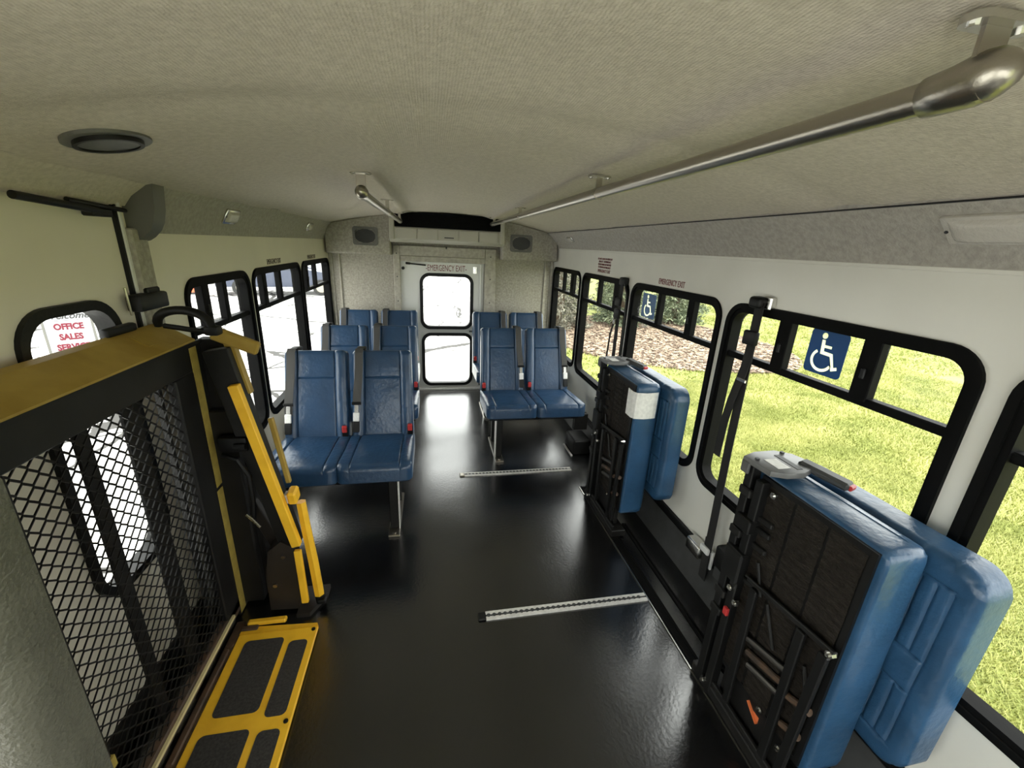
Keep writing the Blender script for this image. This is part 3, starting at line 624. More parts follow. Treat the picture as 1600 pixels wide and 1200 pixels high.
# ------------------------------------------------------------------ the double seats
def make_seat(label, side):
    """side = +1: aisle on +x (belts on -x bolsters); -1 mirrored. origin on floor under middle of cushion front"""
    r = thing('bus_seat', label, 'seat', (0, 0, 0), None)
    lean = math.radians(17); sl, cl = math.sin(lean), math.cos(lean)
    for q in (-1, 1):
        xcn = q*0.192
        mb = MB(); tl = math.radians(-4)
        mtx = basis((1, 0, 0), (0, math.cos(tl), math.sin(tl)), (0, -math.sin(tl), math.cos(tl)), (xcn, 0.0, 0.365))
        pad(mb, 0.389, 0.50, 0.105, mtx, R=0.034, rc=0.040, crown=0.012, bolster=0.66, bh=0.004, wrinkle=0.0035, side_R=0.018, seed=q*3.3+side)
        mb.build('seat_cushion', M['vinyl'], r, True, 60)
    for q in (-1, 1):
        xcn = q*0.194
        mb = MB()
        org = Vector((xcn, 0.455, 0.405)) + Vector((0, cl, -sl))*0.085
        mtx = basis((1, 0, 0), (0, sl, cl), (0, -cl, sl), org)
        pad(mb, 0.372, 0.565, 0.085, mtx, R=0.026, rc=0.022, crown=0.006, bolster=0.60, bh=0.016, seams_v=(0.70,), wrinkle=0.003, seed=q*2.1+side*5, taper=0.05)
        b = mb.build('backrest', M['vinyl'], r, True, 60)
        # shoulder belt over the bolster away from the aisle
        bx = xcn - side*0.135
        def F(v, off, dx=0.0): return mtx @ Vector((bx-xcn+dx, v*0.565, off))
        mb = MB(); outer = (q == -side)
        run = [F(1.0, 0.03), F(1.02, 0.055), F(1.012, 0.088), F(0.97, 0.108), F(0.85, 0.112), F(0.7, 0.112, -side*0.004), F(0.52, 0.112, -side*0.014), F(0.42, 0.112, -side*0.018)]
        if outer: run += [F(0.30, 0.105, -side*0.022)]
        mb.ribbon(run, (0.047, 0, 0), 0.0025); sb = mb.build('shoulder_belt', M['webbing'], r)
        mb = MB(); mb.box((bx-0.03, org.y+0.565*sl-0.02, org.z+0.565*cl-0.035), (bx+0.03, org.y+0.565*sl+0.045, org.z+0.565*cl+0.022), 0.01, 2); mb.build('belt_guide', M['black'], sb, True)
        e = F(0.40, 0.114, -side*0.018); e2 = F(0.30, 0.114, -side*0.020); e3 = F(0.22, 0.112, -side*0.022); e4 = F(0.10, 0.11, -side*0.024)
        mb = MB(); mb.bar(e+Vector((0, 0, 0.02)), e, 0.056, 0.008, 0.003, up=(1, 0, 0) if False else (0, 1, 0)); mb.build('belt_slider', M['black'], sb)
        mb = MB(); mb.bar(e, e2, 0.022, 0.004, up=(0, 1, 0)); mb.build('tongue', M['chrome'], sb)
        mb = MB(); mb.bar(e2+Vector((0, 0, 0.01)), e3, 0.036, 0.012, 0.003, up=(0, 1, 0)); mb.build('belt_label', M['label'], sb)
        mb = MB(); mb.bar(e3, e4, 0.038, 0.018, 0.004, up=(0, 1, 0)); mb.build('tongue_stop', M['black'], sb)
        # red release buckle in the crease beside the other bolster
        kx = xcn + side*0.165
        mb = MB(); kb = mtx @ Vector((kx-xcn, 0.05, 0.115)); mb.bar(kb+Vector((0, 0.01, -0.03)), kb+Vector((0, 0.0, 0.045)), 0.034, 0.024, 0.004, up=(0, 1, 0)); k_ = mb.build('buckle', M['black'], r)
        mb = MB(); mb.bar(kb+Vector((0, -0.004, 0.012)), kb+Vector((0, -0.006, 0.055)), 0.028, 0.022, 0.004, up=(0, 1, 0)); mb.build('release_button', M['red'], k_)
    mb = MB()
    for y in (0.10, 0.40): mb.box((-0.36, y-0.02, 0.325), (0.36, y+0.02, 0.368), 0.004)   # one welded frame
    for x in (-0.30, 0.0, 0.30): mb.box((x-0.015, 0.06, 0.335), (x+0.015, 0.47, 0.375), 0.003)
    mb.box((-0.37, 0.05, 0.362), (0.37, 0.48, 0.372)); mb.build('seat_frame', M['black'], r)
    for x in (-0.34, -0.03, 0.03, 0.34):
        mb = MB(); mb.bar((x, 0.46, 0.35), (x, 0.62, 0.90), 0.03, 0.02, 0.003, up=(1, 0, 0)); mb.build('back_frame', M['black'], r)
    lx = side*0.275
    mb = MB(); mb.box((lx-0.024, 0.085, 0.012), (lx+0.024, 0.135, 0.335), 0.004); mb.build('leg', M['liftblack'], r)
    mb = MB(); mb.box((lx-0.020, 0.36, 0.012), (lx+0.020, 0.40, 0.335), 0.004); mb.build('leg', M['liftblack'], r)
    mb = MB(); mb.box((lx+side*0.025, 0.08, 0.012), (lx+side*0.030, 0.14, 0.335)); mb.build('leg_edge_glint', M['alu'], r)  # pale strip standing in for the door's bright reflection on the leg edge
    mb = MB(); mb.box((lx-0.032, 0.02, 0.0), (lx+0.032, 0.46, 0.014), 0.003); mb.cyl((lx, 0.04, 0.014), (lx, 0.04, 0.024), 0.011, 6); mb.build('foot', M['steel'], r)
    mb = MB(); mb.box((-side*0.44, 0.10, 0.22), (-side*0.34, 0.14, 0.35), 0.004) if side < 0 else mb.box((-0.475, 0.10, 0.22), (-0.34, 0.14, 0.35), 0.004); mb.build('wall_bracket', M['liftblack'], r)
    return r
sL = make_seat('blue vinyl double seat nearest the yellow lift, front of its row of three', 1)
sL.location = (-0.497, 2.03, 0)
dup(sL, (-0.485, 2.87, 0), 'blue vinyl double seat in the middle of the row of three on the lift side')
dup(sL, (-0.500, 3.70, 0), 'blue vinyl double seat against the rear wall on the lift side of the door')
sR = make_seat('blue vinyl double seat behind the far folded seat, with black box beneath', -1)
sR.location = (0.785, 2.82, 0)
dup(sR, (0.800, 3.68, 0), 'blue vinyl double seat against the rear wall on the tree side of the door')

r = thing('floor_box', 'small black plastic box on the floor under the seat by the wall', 'box', (1.2, 2.98, 0))
mb = MB(); mb.box((1.125, 2.90, 0.0), (1.275, 3.12, 0.125), 0.018, 3); mb.build('cover', M['black'], r, True)
mb = MB(); mb.box((1.105, 2.885, 0.0), (1.118, 3.10, 0.008)); mb.build('edge_strip', M['alu'], r)

# ------------------------------------------------------------------ floor tie-down tracks
def floor_track(label, x0, x1, y, dy, endcap):
    r = thing('tie_down_track', label, 'floor track', ((x0+x1)/2, y, 0), 'tie-down tracks')
    def P(x, dd, z): return Vector((x, y+(x-x0)/(x1-x0)*dy+dd, z))
    mb = MB()
    for a, b in ((-0.022, -0.006), (0.006, 0.022)):
        mb.prism([P(x0, a, 0.0), P(x1, a, 0.0), P(x1, b, 0.0), P(x0, b, 0.0)], (0, 0, 0.008))
    mb.build('flange', M['alu'], r)
    mb = MB(); mb.prism([P(x0, -0.006, 0), P(x1, -0.006, 0), P(x1, 0.006, 0), P(x0, 0.006, 0)], (0, 0, 0.004)); mb.build('groove', M['darkgrey'], r)
    mb = MB(); n = int((x1-x0)/0.0254)
    for k in range(n):
        c = P(x0+0.0127+k*0.0254, 0, 0.0); mb.prism([c+Vector((0.0092*math.cos(2*PI*j/10), 0.0092*math.sin(2*PI*j/10), 0.004)) for j in range(10)], (0, 0, 0.0048))
    stuff(mb.build('hole', M['darkgrey'], r))
    mb = MB(); mb.box(P(x0-0.035, -0.022, 0), P(x0, 0.022, 0.010), 0.004); mb.build('end_cap', M['black'] if endcap else M['steel'], r)
floor_track('pale tie-down track across the floor nearest the lift, black end cap', 0.225, 1.012, 1.447, 0.0, True)
floor_track('pale tie-down track across the floor before the tree-side seats', 0.225, 1.035, 2.682, 0.0, False)

# ------------------------------------------------------------------ folded seats
def folded_seat(label, dy, front):
    r = thing('folded_seat', label, 'folding seat', (1.12, 0.82+dy, 0))
    Y = lambda y: y+dy
    # seat cushion standing on edge: x across = -z, y = along bus, z = +x (padded side to the wall)
    mb = MB(); mtx = basis((0, 0, -1), (0, 1, 0), (1, 0, 0), (1.052, Y(0.615), 0.555))
    pad(mb, 0.79, 0.42, 0.135, mtx, R=0.024, rc=0.028, crown=0.006, wrinkle=0.004, seed=dy*3+1, back=0.008)
    cs = mb.build('seat_cushion', M['vinyl2'], r, True, 60)
    mb = MB(); # welt along the cushion edge
    pts = [(1.150, Y(0.628), 0.17+0.77*k/12) for k in range(13)] + [(1.152, Y(0.66+0.33*k/8), 0.948) for k in range(9)]
    mb.tube(pts, 0.004, 6); mb.build('piping', M['vinyl2'], cs, True)
    for k in range(3):
        a = 0.655+k*0.110
        mb = MB(); nz_ = 150; cols = (a, a+0.03, a+0.07, a+0.101); g = []
        for j in range(nz_+1):
            zz = 0.19+0.735*j/nz_
            g.append([mb.bm.verts.new((1.044 - 0.0022*(0.5+0.5*math.sin(j*2*PI/6.0+1.4*noise.noise(Vector((yy*30, j*0.07, k))))) - 0.002*noise.noise(Vector((yy*16+k*5, zz*16, 1.0))), Y(yy), zz)) for yy in cols])
        for j in range(nz_):
            for i in range(3): mb.bm.faces.new((g[j][i], g[j][i+1], g[j+1][i+1], g[j+1][i]))
        bmesh.ops.solidify(mb.bm, geom=mb.bm.faces[:], thickness=-0.006)
        mb.build('underside_panel', M['board'], r)
    mb = MB(); mb.box((1.046, Y(0.64), 0.18), (1.056, Y(1.0), 0.935)); mb.build('underside_backing', M['black'], r)
    mb = MB(); mb.ring(onx([(Y(0.635), 0.175), (Y(1.005), 0.175), (Y(1.005), 0.94), (Y(0.635), 0.94)], 1.043), onx([(Y(0.652), 0.195), (Y(0.988), 0.195), (Y(0.988), 0.922), (Y(0.652), 0.922)], 1.043), (0.012, 0, 0)); mb.build('underside_rim', M['black'], r)
    # backrest folded flat between cushion and wall, reaching further forward
    mb = MB(); mtx = basis((0, 0, 1), (0, 1, 0), (-1, 0, 0), (1.300, Y(0.515), 0.615))
    pad(mb, 0.66, 0.57, 0.098, mtx, R=0.024, rc=0.065, crown=0.004, seams_v=(0.085, 0.145, 0.205, 0.265, 0.325, 0.385, 0.445), grooves=(-0.78, 0.78, 0.10, -0.22), gfade=0.82, wrinkle=0.004, seed=dy+9, back=0.03)
    b = mb.build('backrest', M['vinyl2'], r, True, 60)
    mb = MB(); o = rr(Y(0.525), Y(1.07), 0.30, 0.93, 0.07, 6); o = o+[o[0]]
    mb.tube(onx(o, 1.216), 0.004, 6); mb.build('piping', M['vinyl2'], b, True)
    # steel base on the aisle side
    for yy, zt in ((1.035, 0.965), (0.985, 0.93)):
        mb = MB(); mb.box((1.015, Y(yy)-0.016, 0.008), (1.05, Y(yy)+0.016, zt), 0.003); mb.build('rear_post', M['black'], r)
    mb = MB(); mb.box((1.018, Y(0.62), 0.008), (1.105, Y(1.08), 0.05), 0.004); mb.box((1.022, Y(0.63), 0.05), (1.036, Y(1.0), 0.075), 0.003); mb.build('base_rail', M['liftblack'], r)
    mb = MB(); mb.box((1.05, Y(0.68), 0.05), (1.075, Y(0.96), 0.20), 0.004); bp_ = mb.build('base_plate', M['liftblack'], r)
    mb = MB(); mb.bar((1.028, Y(0.945), 0.585), (1.028, Y(0.632), 0.622), 0.012, 0.018, 0.003); mb.cyl((1.018, Y(0.945), 0.597), (1.018, Y(0.632), 0.634), 0.004, 8); mb.build('cross_bar', M['liftblack'], r)
    for a, b2, z1, z2 in ((0.905, 0.895, 0.575, 0.08), (0.728, 0.722, 0.60, 0.08), (0.655, 0.664, 0.60, 0.10)):
        mb = MB(); mb.bar((1.022, Y(a), z1), (1.022, Y(b2), z2), 0.028, 0.014, 0.003, up=(1, 0, 0)); mb.build('folded_leg', M['black'], r)
    for k, (z1, z2, ya, yb) in enumerate(((0.385, 0.428, 0.885, 0.735), (0.340, 0.378, 0.875, 0.735), (0.300, 0.333, 0.860, 0.735), (0.36, 0.39, 0.715, 0.645), (0.255, 0.280, 0.705, 0.65))):
        mb = MB(); mb.cyl((1.032, Y(ya), z1), (1.032, Y(yb), z2), 0.011, 10)
        mb.build('spring_tube', M['gunmetal'] if k in (0, 2) else M['rust'], r, True)
    for (a, z1, b2, z2) in ((0.93, 0.66, 0.89, 0.56), (0.86, 0.56, 0.80, 0.44), (0.70, 0.50, 0.665, 0.40)):
        mb = MB(); mb.cyl((1.034, Y(a), z1), (1.034, Y(b2), z2), 0.005, 8); mb.build('brace', M['liftblack'], r)
    for (a, z1, xx) in ((0.94, 0.905, 1.03), (0.99, 0.60, 1.005), (0.985, 0.51, 1.005), (0.955, 0.47, 1.01), (0.784, 0.195, 1.036), (0.64, 0.62, 1.012), (0.69, 0.165, 1.03), (1.0, 0.05, 1.005)):
        mb = MB(); mb.cyl((xx, Y(a), z1), (xx+0.014, Y(a), z1), 0.011, 8); mb.cyl((xx-0.006, Y(a), z1), (xx, Y(a), z1), 0.006, 8); mb.build('bolt', M['chrome'], r, True)
    for zz in (0.80, 0.76, 0.70, 0.56):
        mb = MB(); mb.bar((1.036, Y(0.985), zz), (1.036, Y(0.915), zz+0.006), 0.014, 0.018, 0.003); mb.build('hinge_tab', M['liftblack'], r)
    mb = MB(); mb.box((0.998, Y(0.96), 0.54), (1.03, Y(1.04), 0.66), 0.006); mb.build('pivot_bracket', M['black'], r)
    mb = MB(); mb.box((1.0, Y(0.965), 0.74), (1.03, Y(1.03), 0.79), 0.004); mb.build('pivot_bracket', M['black'], r)
    for zz in (0.855, 0.70, 0.44, 0.36):
        mb = MB(); mb.box((1.004, Y(1.0), zz), (1.02, Y(1.05), zz+0.03), 0.004); mb.build('side_lug', M['liftblack'], r)
    # grey hinge cover plate on top, with its lip
    mb = MB(); out = [(1.005, Y(1.060)), (1.015, Y(0.955)), (1.06, Y(0.935)), (1.12, Y(0.935)), (1.165, Y(0.955)), (1.193, Y(0.99)), (1.197, Y(1.02)), (1.185, Y(1.055)), (1.14, Y(1.085)), (1.06, Y(1.082))]
    mb.prism(onz(out, 0.965), (0, 0, 0.018)); mb.box((1.003, Y(1.03), 0.93), (1.013, Y(1.062), 0.97), 0.002)
    bmesh.ops.bevel(mb.bm, geom=[e for e in mb.bm.edges if all(v.co.z > 0.982 for v in e.verts)], offset=0.004, segments=2, affect='EDGES', profile=0.5)
    cv = mb.build('hinge_cover', M['capgrey'], r, True, 35)
    mb = MB(); mb.box((1.05, Y(0.965), 0.983), (1.095, Y(1.025), 0.9845)); mb.build('cover_label', M['label'], cv)
    mb = MB(); mb.box((1.11, Y(0.955), 0.983), (1.13, Y(1.05), 0.9843)); mb.build('warning_strip', M['darkgrey'], cv)
    mb = MB(); mb.cyl((1.03, Y(1.03), 0.98), (1.03, Y(1.03), 0.988), 0.007, 8); mb.cyl((1.15, Y(1.06), 0.98), (1.15, Y(1.06), 0.988), 0.007, 8); mb.build('screw', M['darkgrey'], cv)
    mb = MB(); mb.bar((1.165, Y(1.0), 0.982), (1.215, Y(0.865), 0.968), 0.046, 0.026, 0.008, up=(0, 0, 1)); k_ = mb.build('belt_buckle', M['darkgrey'], r, True)
    mb = MB(); mb.bar((1.213, Y(0.870), 0.969), (1.217, Y(0.858), 0.967), 0.030, 0.016, 0.003, up=(0, 0, 1)); mb.build('release_button', M['red'], k_)
    if front:
        mb = MB(); mb.box((1.049, Y(0.785), 0.13), (1.0495, Y(0.81), 0.15)); mb.bar((1.046, Y(0.835), 0.165), (1.046, Y(0.785), 0.125), 0.003, 0.012, up=(1, 0, 0)); mb.build('warning_sticker', M['orange'], bp_)
        mb = MB(); mb.box((1.0, Y(0.965), 0.40), (1.012, Y(0.985), 0.43), 0.002); mb.build('red_tab', M['red'], r)
    else:
        mb = MB(); mb.ribbon([(1.041, Y(0.70), 0.835), (1.041, Y(0.640), 0.833), (1.048, Y(0.616), 0.835), (1.066, Y(0.6085), 0.836), (1.10, Y(0.6070), 0.834), (1.145, Y(0.6075), 0.836), (1.168, Y(0.614), 0.835), (1.182, Y(0.632), 0.835)], (0, 0, 0.145), 0.002)
        o = mb.build('tape_patch', M['label'], cs); o['label'] = 'white tape wrapped round the cushion edge'
    return r
folded_seat('blue seat folded up on edge closest to the bus front, beside a hanging belt', 0.0, True)
folded_seat('blue seat folded up on edge with white tape patch, further to the rear', 1.262, False)

# ------------------------------------------------------------------ wall-mounted wheelchair belts
r = thing('shoulder_harness', 'long black belt hanging on the wall over the wheelchair-sign window', 'seat belt', (1.33, 1.48, 1.43))
mb = MB(); mb.box((1.318, 1.440, 1.405), (1.346, 1.485, 1.455), 0.004); mb.build('anchor_plate', M['chrome'], r)
mb = MB(); mb.box((1.290, 1.470, 1.405), (1.345, 1.535, 1.452), 0.014, 3); mb.build('anchor_cover', M['black'], r, True)
mb = MB(); mb.ribbon([(1.312, 1.488, 1.43), (1.308, 1.483, 1.40), (1.306, 1.478, 1.16), (1.303, 1.470, 0.785), (1.296, 1.448, 0.40), (1.290, 1.437, 0.26)], (0, 0.047, 0), 0.003); mb.build('strap', M['webbing_b'], r)
mb = MB(); mb.ribbon([(1.300, 1.470, 1.30), (1.296, 1.475, 1.16), (1.294, 1.507, 1.0), (1.296, 1.522, 0.90), (1.298, 1.527, 0.72)], (0, 0.045, 0), 0.003); mb.build('loose_strap', M['webbing_b'], r)
mb = MB(); mb.box((1.288, 1.448, 1.255), (1.312, 1.520, 1.315), 0.008, 2); mb.build('height_adjuster', M['black'], r, True)
mb = MB(); mb.box((1.292, 1.450, 1.095), (1.300, 1.505, 1.112), 0.003); mb.build('buckle_bar', M['chrome'], r)
mb = MB(); mb.ribbon([(1.294, 1.448, 0.31), (1.288, 1.437, 0.22), (1.284, 1.430, 0.10)], (0, 0.047, 0), 0.004); mb.build('strap_tail', M['webbing_b'], r)
mb = MB(); mb.box((1.276, 1.420, 0.235), (1.300, 1.482, 0.270), 0.008, 2); mb.box((1.298, 1.408, 0.16), (1.312, 1.440, 0.26), 0.004); mb.build('plastic_wrap', M['whitepl'], r, True)
mb = MB(); mb.box((1.275, 1.475, 0.165), (1.338, 1.585, 0.235), 0.012, 3); mb.build('retractor', M['chrome'], r, True)
r = thing('belt_retractor', 'black belt retractor box on the wall track behind the front folded seat', 'belt retractor', (1.31, 1.33, 0.33))
mb = MB(); mb.box((1.272, 1.29, 0.235), (1.344, 1.375, 0.345), 0.012, 2); mb.build('case', M['black'], r, True)
mb = MB(); mb.box((1.29, 1.28, 0.16), (1.340, 1.38, 0.24), 0.006); mb.build('track_clamp', M['darkgrey'], r)
r = thing('shoulder_harness', 'black belt with loops hanging on the wall above the far folded seat', 'seat belt', (1.33, 2.76, 1.42))
mb = MB(); mb.box((1.295, 2.735, 1.375), (1.346, 2.80, 1.432), 0.012, 3); mb.build('anchor_cover', M['black'], r, True)
mb = MB(); mb.ribbon([(1.31, 2.765, 1.39), (1.306, 2.765, 1.2), (1.300, 2.75, 0.95), (1.296, 2.74, 0.72)], (0, 0.05, 0), 0.003); mb.build('strap', M['webbing_b'], r)
mb = MB(); mb.tube([(1.31, 2.745, 1.40), (1.318, 2.70, 1.33), (1.322, 2.690, 1.15), (1.322, 2.688, 0.85)], 0.005, 6); mb.build('cord', M['black'], r, True)
mb = MB(); mb.ribbon([(1.298, 2.79, 1.16), (1.292, 2.83, 1.02), (1.292, 2.845, 0.88), (1.294, 2.85, 0.80)], (0, 0.024, 0), 0.003); mb.build('loose_strap', M['webbing_b'], r)
for zz, hh in ((1.235, 0.055), (1.145, 0.07)):
    mb = MB(); mb.box((1.288, 2.742, zz), (1.314, 2.815, zz+hh), 0.009, 2); mb.build('height_adjuster', M['black'], r, True)
mb = MB(); mb.box((1.284, 2.765, 1.105), (1.292, 2.80, 1.14), 0.003); mb.build('buckle_bar', M['chrome'], r)

# ------------------------------------------------------------------ accessibility stickers
def access_sign(label, yc, zcn, w, h, x, mb_blue, mb_white, faded=False):
    r = thing('accessibility_sign', label, 'sign', (x, yc, zcn))
    # symbol seen from the aisle (viewer's right is -y), cut out of the blue film and filled with a pale see-through film
    S = h/0.15
    def P(u, v): return (x, yc-u*S, zcn+v*S)
    n = 14
    head = [P(-0.018+0.0105*math.cos(2*PI*j/n), 0.056+0.0105*math.sin(2*PI*j/n)) for j in range(n)]
    body = [P(*p) for p in ((-0.024, 0.042), (-0.012, 0.042), (-0.010, 0.026), (0.017, 0.026), (0.017, 0.017), (-0.009, 0.017), (-0.008, 0.005), (0.026, 0.003), (0.041, -0.040), (0.052, -0.036), (0.055, -0.046), (0.034, -0.054), (0.018, -0.008), (-0.020, -0.006))]
    A = [math.radians(a) for a in range(128, 346, 10)]
    wheel = [P(-0.008+0.043*math.cos(a), -0.026+0.040*math.sin(a)) for a in A] + [P(-0.008+0.033*math.cos(a), -0.026+0.030*math.sin(a)) for a in A[::-1]]
    mb = MB(); mb.plate(onx(rr(yc-w/2, yc+w/2, zcn-h/2, zcn+h/2, 0.014 if not faded else 0.004, 4), x), [head, body, wheel], (0.0015, 0, 0)); mb.build('sticker', mb_blue, r)
    mb = MB()
    for lp in (head, body, wheel): mb.plate(lp, [], (0.0012, 0, 0))
    stuff(mb.build('wheelchair_symbol', mb_white, r))
access_sign('bright blue wheelchair-access sticker on the window beside the front folded seat', 1.192, 1.294, 0.146, 0.156, XR+0.014, M['blue'], M['signwhite'])
access_sign('faded blue wheelchair-access sticker on the window beside the far folded seat', 2.455, 1.281, 0.165, 0.150, XR+0.012, M['bluefade'], M['signwhite'], True)
o = MB().box((XR+0.018, 2.885, 0.555), (XR+0.0195, 2.945, 0.65)).build('warning_decal', M['label']); tag(o, 'small white printed decal low on the window by the taped seat', 'sticker')
for k in range(5):
    q = MB().box((XR+0.0165, 2.892, 0.565+k*0.016), (XR+0.018, 2.938, 0.572+k*0.016)).build('print_line', M['redink'], o)

# ------------------------------------------------------------------ wheelchair lift
LX = -0.84
Lf = thing('wheelchair_lift', 'folded yellow and black wheelchair lift with wire mesh platform by its door', 'wheelchair lift', (LX, 1.2, 0))
mb = MB(); mb.box((LX-0.03, 0.64, 1.120), (LX, 1.62, 1.222), 0.004); mb.build('top_beam', M['liftblack'], Lf)
mb = MB(); mb.box((LX-0.03, 1.505, 0.05), (LX, 1.625, 1.12), 0.004); mb.build('side_beam', M['liftblack'], Lf)
mb = MB(); mb.box((LX-0.03, 0.80, 0.05), (LX, 0.905, 1.12), 0.004); mb.build('side_beam', M['liftblack'], Lf)
mb = MB(); mb.box((LX-0.03, 0.64, 0.03), (LX, 1.62, 0.085), 0.004); mb.build('bottom_beam', M['rust'], Lf)
# expanded metal
mb = MB(); ly, lz = 0.042, 0.0215; y0m, y1m, z0m, z1m = 0.90, 1.51, 0.080, 1.125
nyc = int((y1m-y0m)/ly*2)+1; nzr = int((z1m-z0m)/lz)+1
for j in range(nzr):
    for s_ in (1,):
        prevq = None
        for i in range(nyc+1):
            y = y0m + i*ly/2; up_ = ((i+j) % 2 == 0)
            z = z0m + j*lz + (lz*0.40 if up_ else -lz*0.40)
            hw = 0.0030
            q = [mb.bm.verts.new((LX-0.012+a, y, z+b)) for a, b in ((-0.003, -hw), (0.001, -hw), (0.003, hw), (-0.001, hw))]
            if prevq:
                for t in range(4): mb.bm.faces.new((prevq[t], prevq[(t+1) % 4], q[(t+1) % 4], q[t]))
            prevq = q
stuff(mb.build('wire_mesh', M['liftblack'], Lf))
for ya, yb in ((1.135, 1.181), (1.308, 1.384)):
    mb = MB(); mb.box((LX-0.056, ya, 0.06), (LX-0.044, yb, 1.14), 0.002); mb.build('support_tube', M['liftblack'], Lf)
mb = MB(); mb.box((LX-0.050, 1.47, 0.06), (LX-0.034, 1.484, 1.14)); mb.build('support_tube', M['liftblack'], Lf)
# yellow flap along the top, sloping back toward the door
mb = MB(); mb.prism([(LX+0.004, 0.64, 1.222), (LX+0.004, 0.64, 1.230), (LX-0.085, 0.64, 1.282), (LX-0.105, 0.64, 1.289), (LX-0.112, 0.64, 1.279), (LX-0.085, 0.64, 1.266)], (0, 1.02, 0)); flap = mb.build('top_flap', M['yellow_d'], Lf)
mb = MB(); mb.prism([(LX-0.028, 1.46, 1.2485), (LX-0.028, 1.505, 1.2485), (LX-0.075, 1.505, 1.2760), (LX-0.075, 1.46, 1.2760)], (0.001, 0, 0.003)); mb.build('flap_rib', M['yellow_d'], flap)
mb = MB(); mb.box((LX-0.002, 0.64, 1.212), (LX+0.006, 1.70, 1.224)); mb.build('flap_edge', M['black'], flap)
# yellow tape strips on the side beam
mb = MB(); mb.box((LX-0.001, 1.618, 0.64), (LX+0.0012, 1.662, 1.205)); o = mb.build('edge_tape', M['yellow_tape'], Lf)
mb = MB(); mb.box((LX-0.001, 1.614, 0.01), (LX+0.0012, 1.658, 0.625)); o = mb.build('edge_tape', M['yellow_tape'], Lf)
mb = MB(); mb.box((LX-0.03, 1.613, 0.0), (LX-0.0015, 1.70, 1.21), 0.002); mb.build('hinge_post', M['liftblack'], Lf)
mb = MB(); mb.box((LX-0.004, 0.64, 0.060), (LX+0.010, 1.545, 0.072)); mb.build('sill_strip', M['paleedge'], Lf)
mb = MB(); mb.box((LX-0.02, 0.865, 0.25), (LX+0.006, 0.905, 0.285)); mb.build('corner_tape', M['yellow_tape'], Lf)
mb = MB(); mb.box((LX+0.005, 0.5, 0.0), (-0.795, 1.56, 0.018), 0.003); mb.bar((-0.818, 1.02, 0.022), (-0.818, 1.42, 0.022), 0.022, 0.012, 0.004); mb.cyl((-0.815, 1.44, 0.018), (-0.815, 1.44, 0.026), 0.014, 10); mb.build('hinge_channel', M['rust'], Lf)
# yellow bridging plate on the floor with grip pads
mb = MB(); mb.box((-0.798, 0.38, 0.008), (-0.492, 1.485, 0.022), 0.003); mb.prism([(-0.798, 1.485, 0.010), (-0.492, 1.485, 0.010), (-0.502, 1.508, 0.004), (-0.798, 1.525, 0.006)], (0, 0, 0.012)); br = mb.build('bridge_plate', M['yellow'], Lf)
for (a, b, c, d) in ((-0.760, -0.612, 1.163-0.012, 1.448), (-0.588, -0.517, 1.128, 1.425), (-0.768, -0.614, 0.80, 1.098), (-0.588, -0.516, 0.80, 1.085), (-0.768, -0.614, 0.44, 0.74), (-0.588, -0.516, 0.44, 0.74)):
    mb = MB(); mb.prism(onz(rr(a, b, c, d, 0.018, 4), 0.0222), (0, 0, 0.0016)); mb.build('grip_pad', M['grip'], br)
for y in (1.47, 1.105, 0.75):
    mb = MB(); mb.cyl((-0.508, y, 0.022), (-0.508, y, 0.025), 0.008, 10); mb.build('bolt_hole', M['black'], br)
mb = MB(); mb.box((-0.785, 1.525, 0.014), (-0.632, 1.553, 0.034), 0.006); mb.build('bridge_tab', M['yellow'], Lf)
mb = MB(); mb.box((-0.80, 1.50, 0.018), (-0.735, 1.525, 0.028), 0.004); mb.build('tab_rust', M['rust'], Lf)
# lifting arm and covers behind the platform
def quad_bar(name, a, b, w, d, m, up=(0, 1, 0), bev=0.003): return MB().bar(a, b, w, d, bev, up).build(name, m, Lf)
mb = MB(); pts = [(-0.715, 1.60, 0.02), (-0.600, 1.60, -0.0+0.012), (-0.588, 1.60, 0.06), (-0.588, 1.60, 0.34), (-0.635, 1.60, 0.375), (-0.690, 1.60, 0.33), (-0.712, 1.60, 0.20)]
mb.prism(pts, (0, 0.07, 0)); ac_ = mb.build('arm_cover', M['liftbrown'], Lf)
for x, z in ((-0.632, 0.30), (-0.680, 0.155)):
    mb = MB(); mb.cyl((x, 1.600, z), (x, 1.592, z), 0.009, 10); mb.build('bolt', M['steel'], ac_)
quad_bar('lift_arm', (-0.760, 1.64, 1.20), (-0.605, 1.64, 0.34), 0.085, 0.05, M['liftblack'])
quad_bar('lower_arm', (-0.80, 1.70, 0.62), (-0.66, 1.70, 0.22), 0.05, 0.03, M['liftbrown'])
mb = MB(); mb.box((LX-0.02, 1.70, 0.02), (-0.74, 1.76, 1.22), 0.006); mb.box((LX-0.03, 1.66, 0.02), (-0.76, 1.705, 0.95), 0.006); mb.build('lift_column', M['liftblack'], Lf)
mb = MB(); mb.box((-0.80, 1.60, 0.80), (-0.70, 1.64, 0.86), 0.008, 2); mb.cyl((-0.74, 1.59, 0.83), (-0.70, 1.59, 0.83), 0.012, 10); mb.build('pivot_housing', M['black'], Lf, True)
mb = MB(); mb.tube([(-0.80, 1.62, 0.78), (-0.74, 1.60, 0.77), (-0.71, 1.60, 0.70), (-0.715, 1.61, 0.58), (-0.73, 1.62, 0.48)], 0.010, 8); mb.build('hydraulic_hose', M['black'], Lf, True)
mb = MB()
for k in range(5): mb.cyl((-0.745+0.008*k, 1.60, 0.52-0.012*k), (-0.722+0.006*k, 1.595, 0.50-0.010*k), 0.005, 8)
mb.build('hose_fitting', M['chrome'], Lf, True)
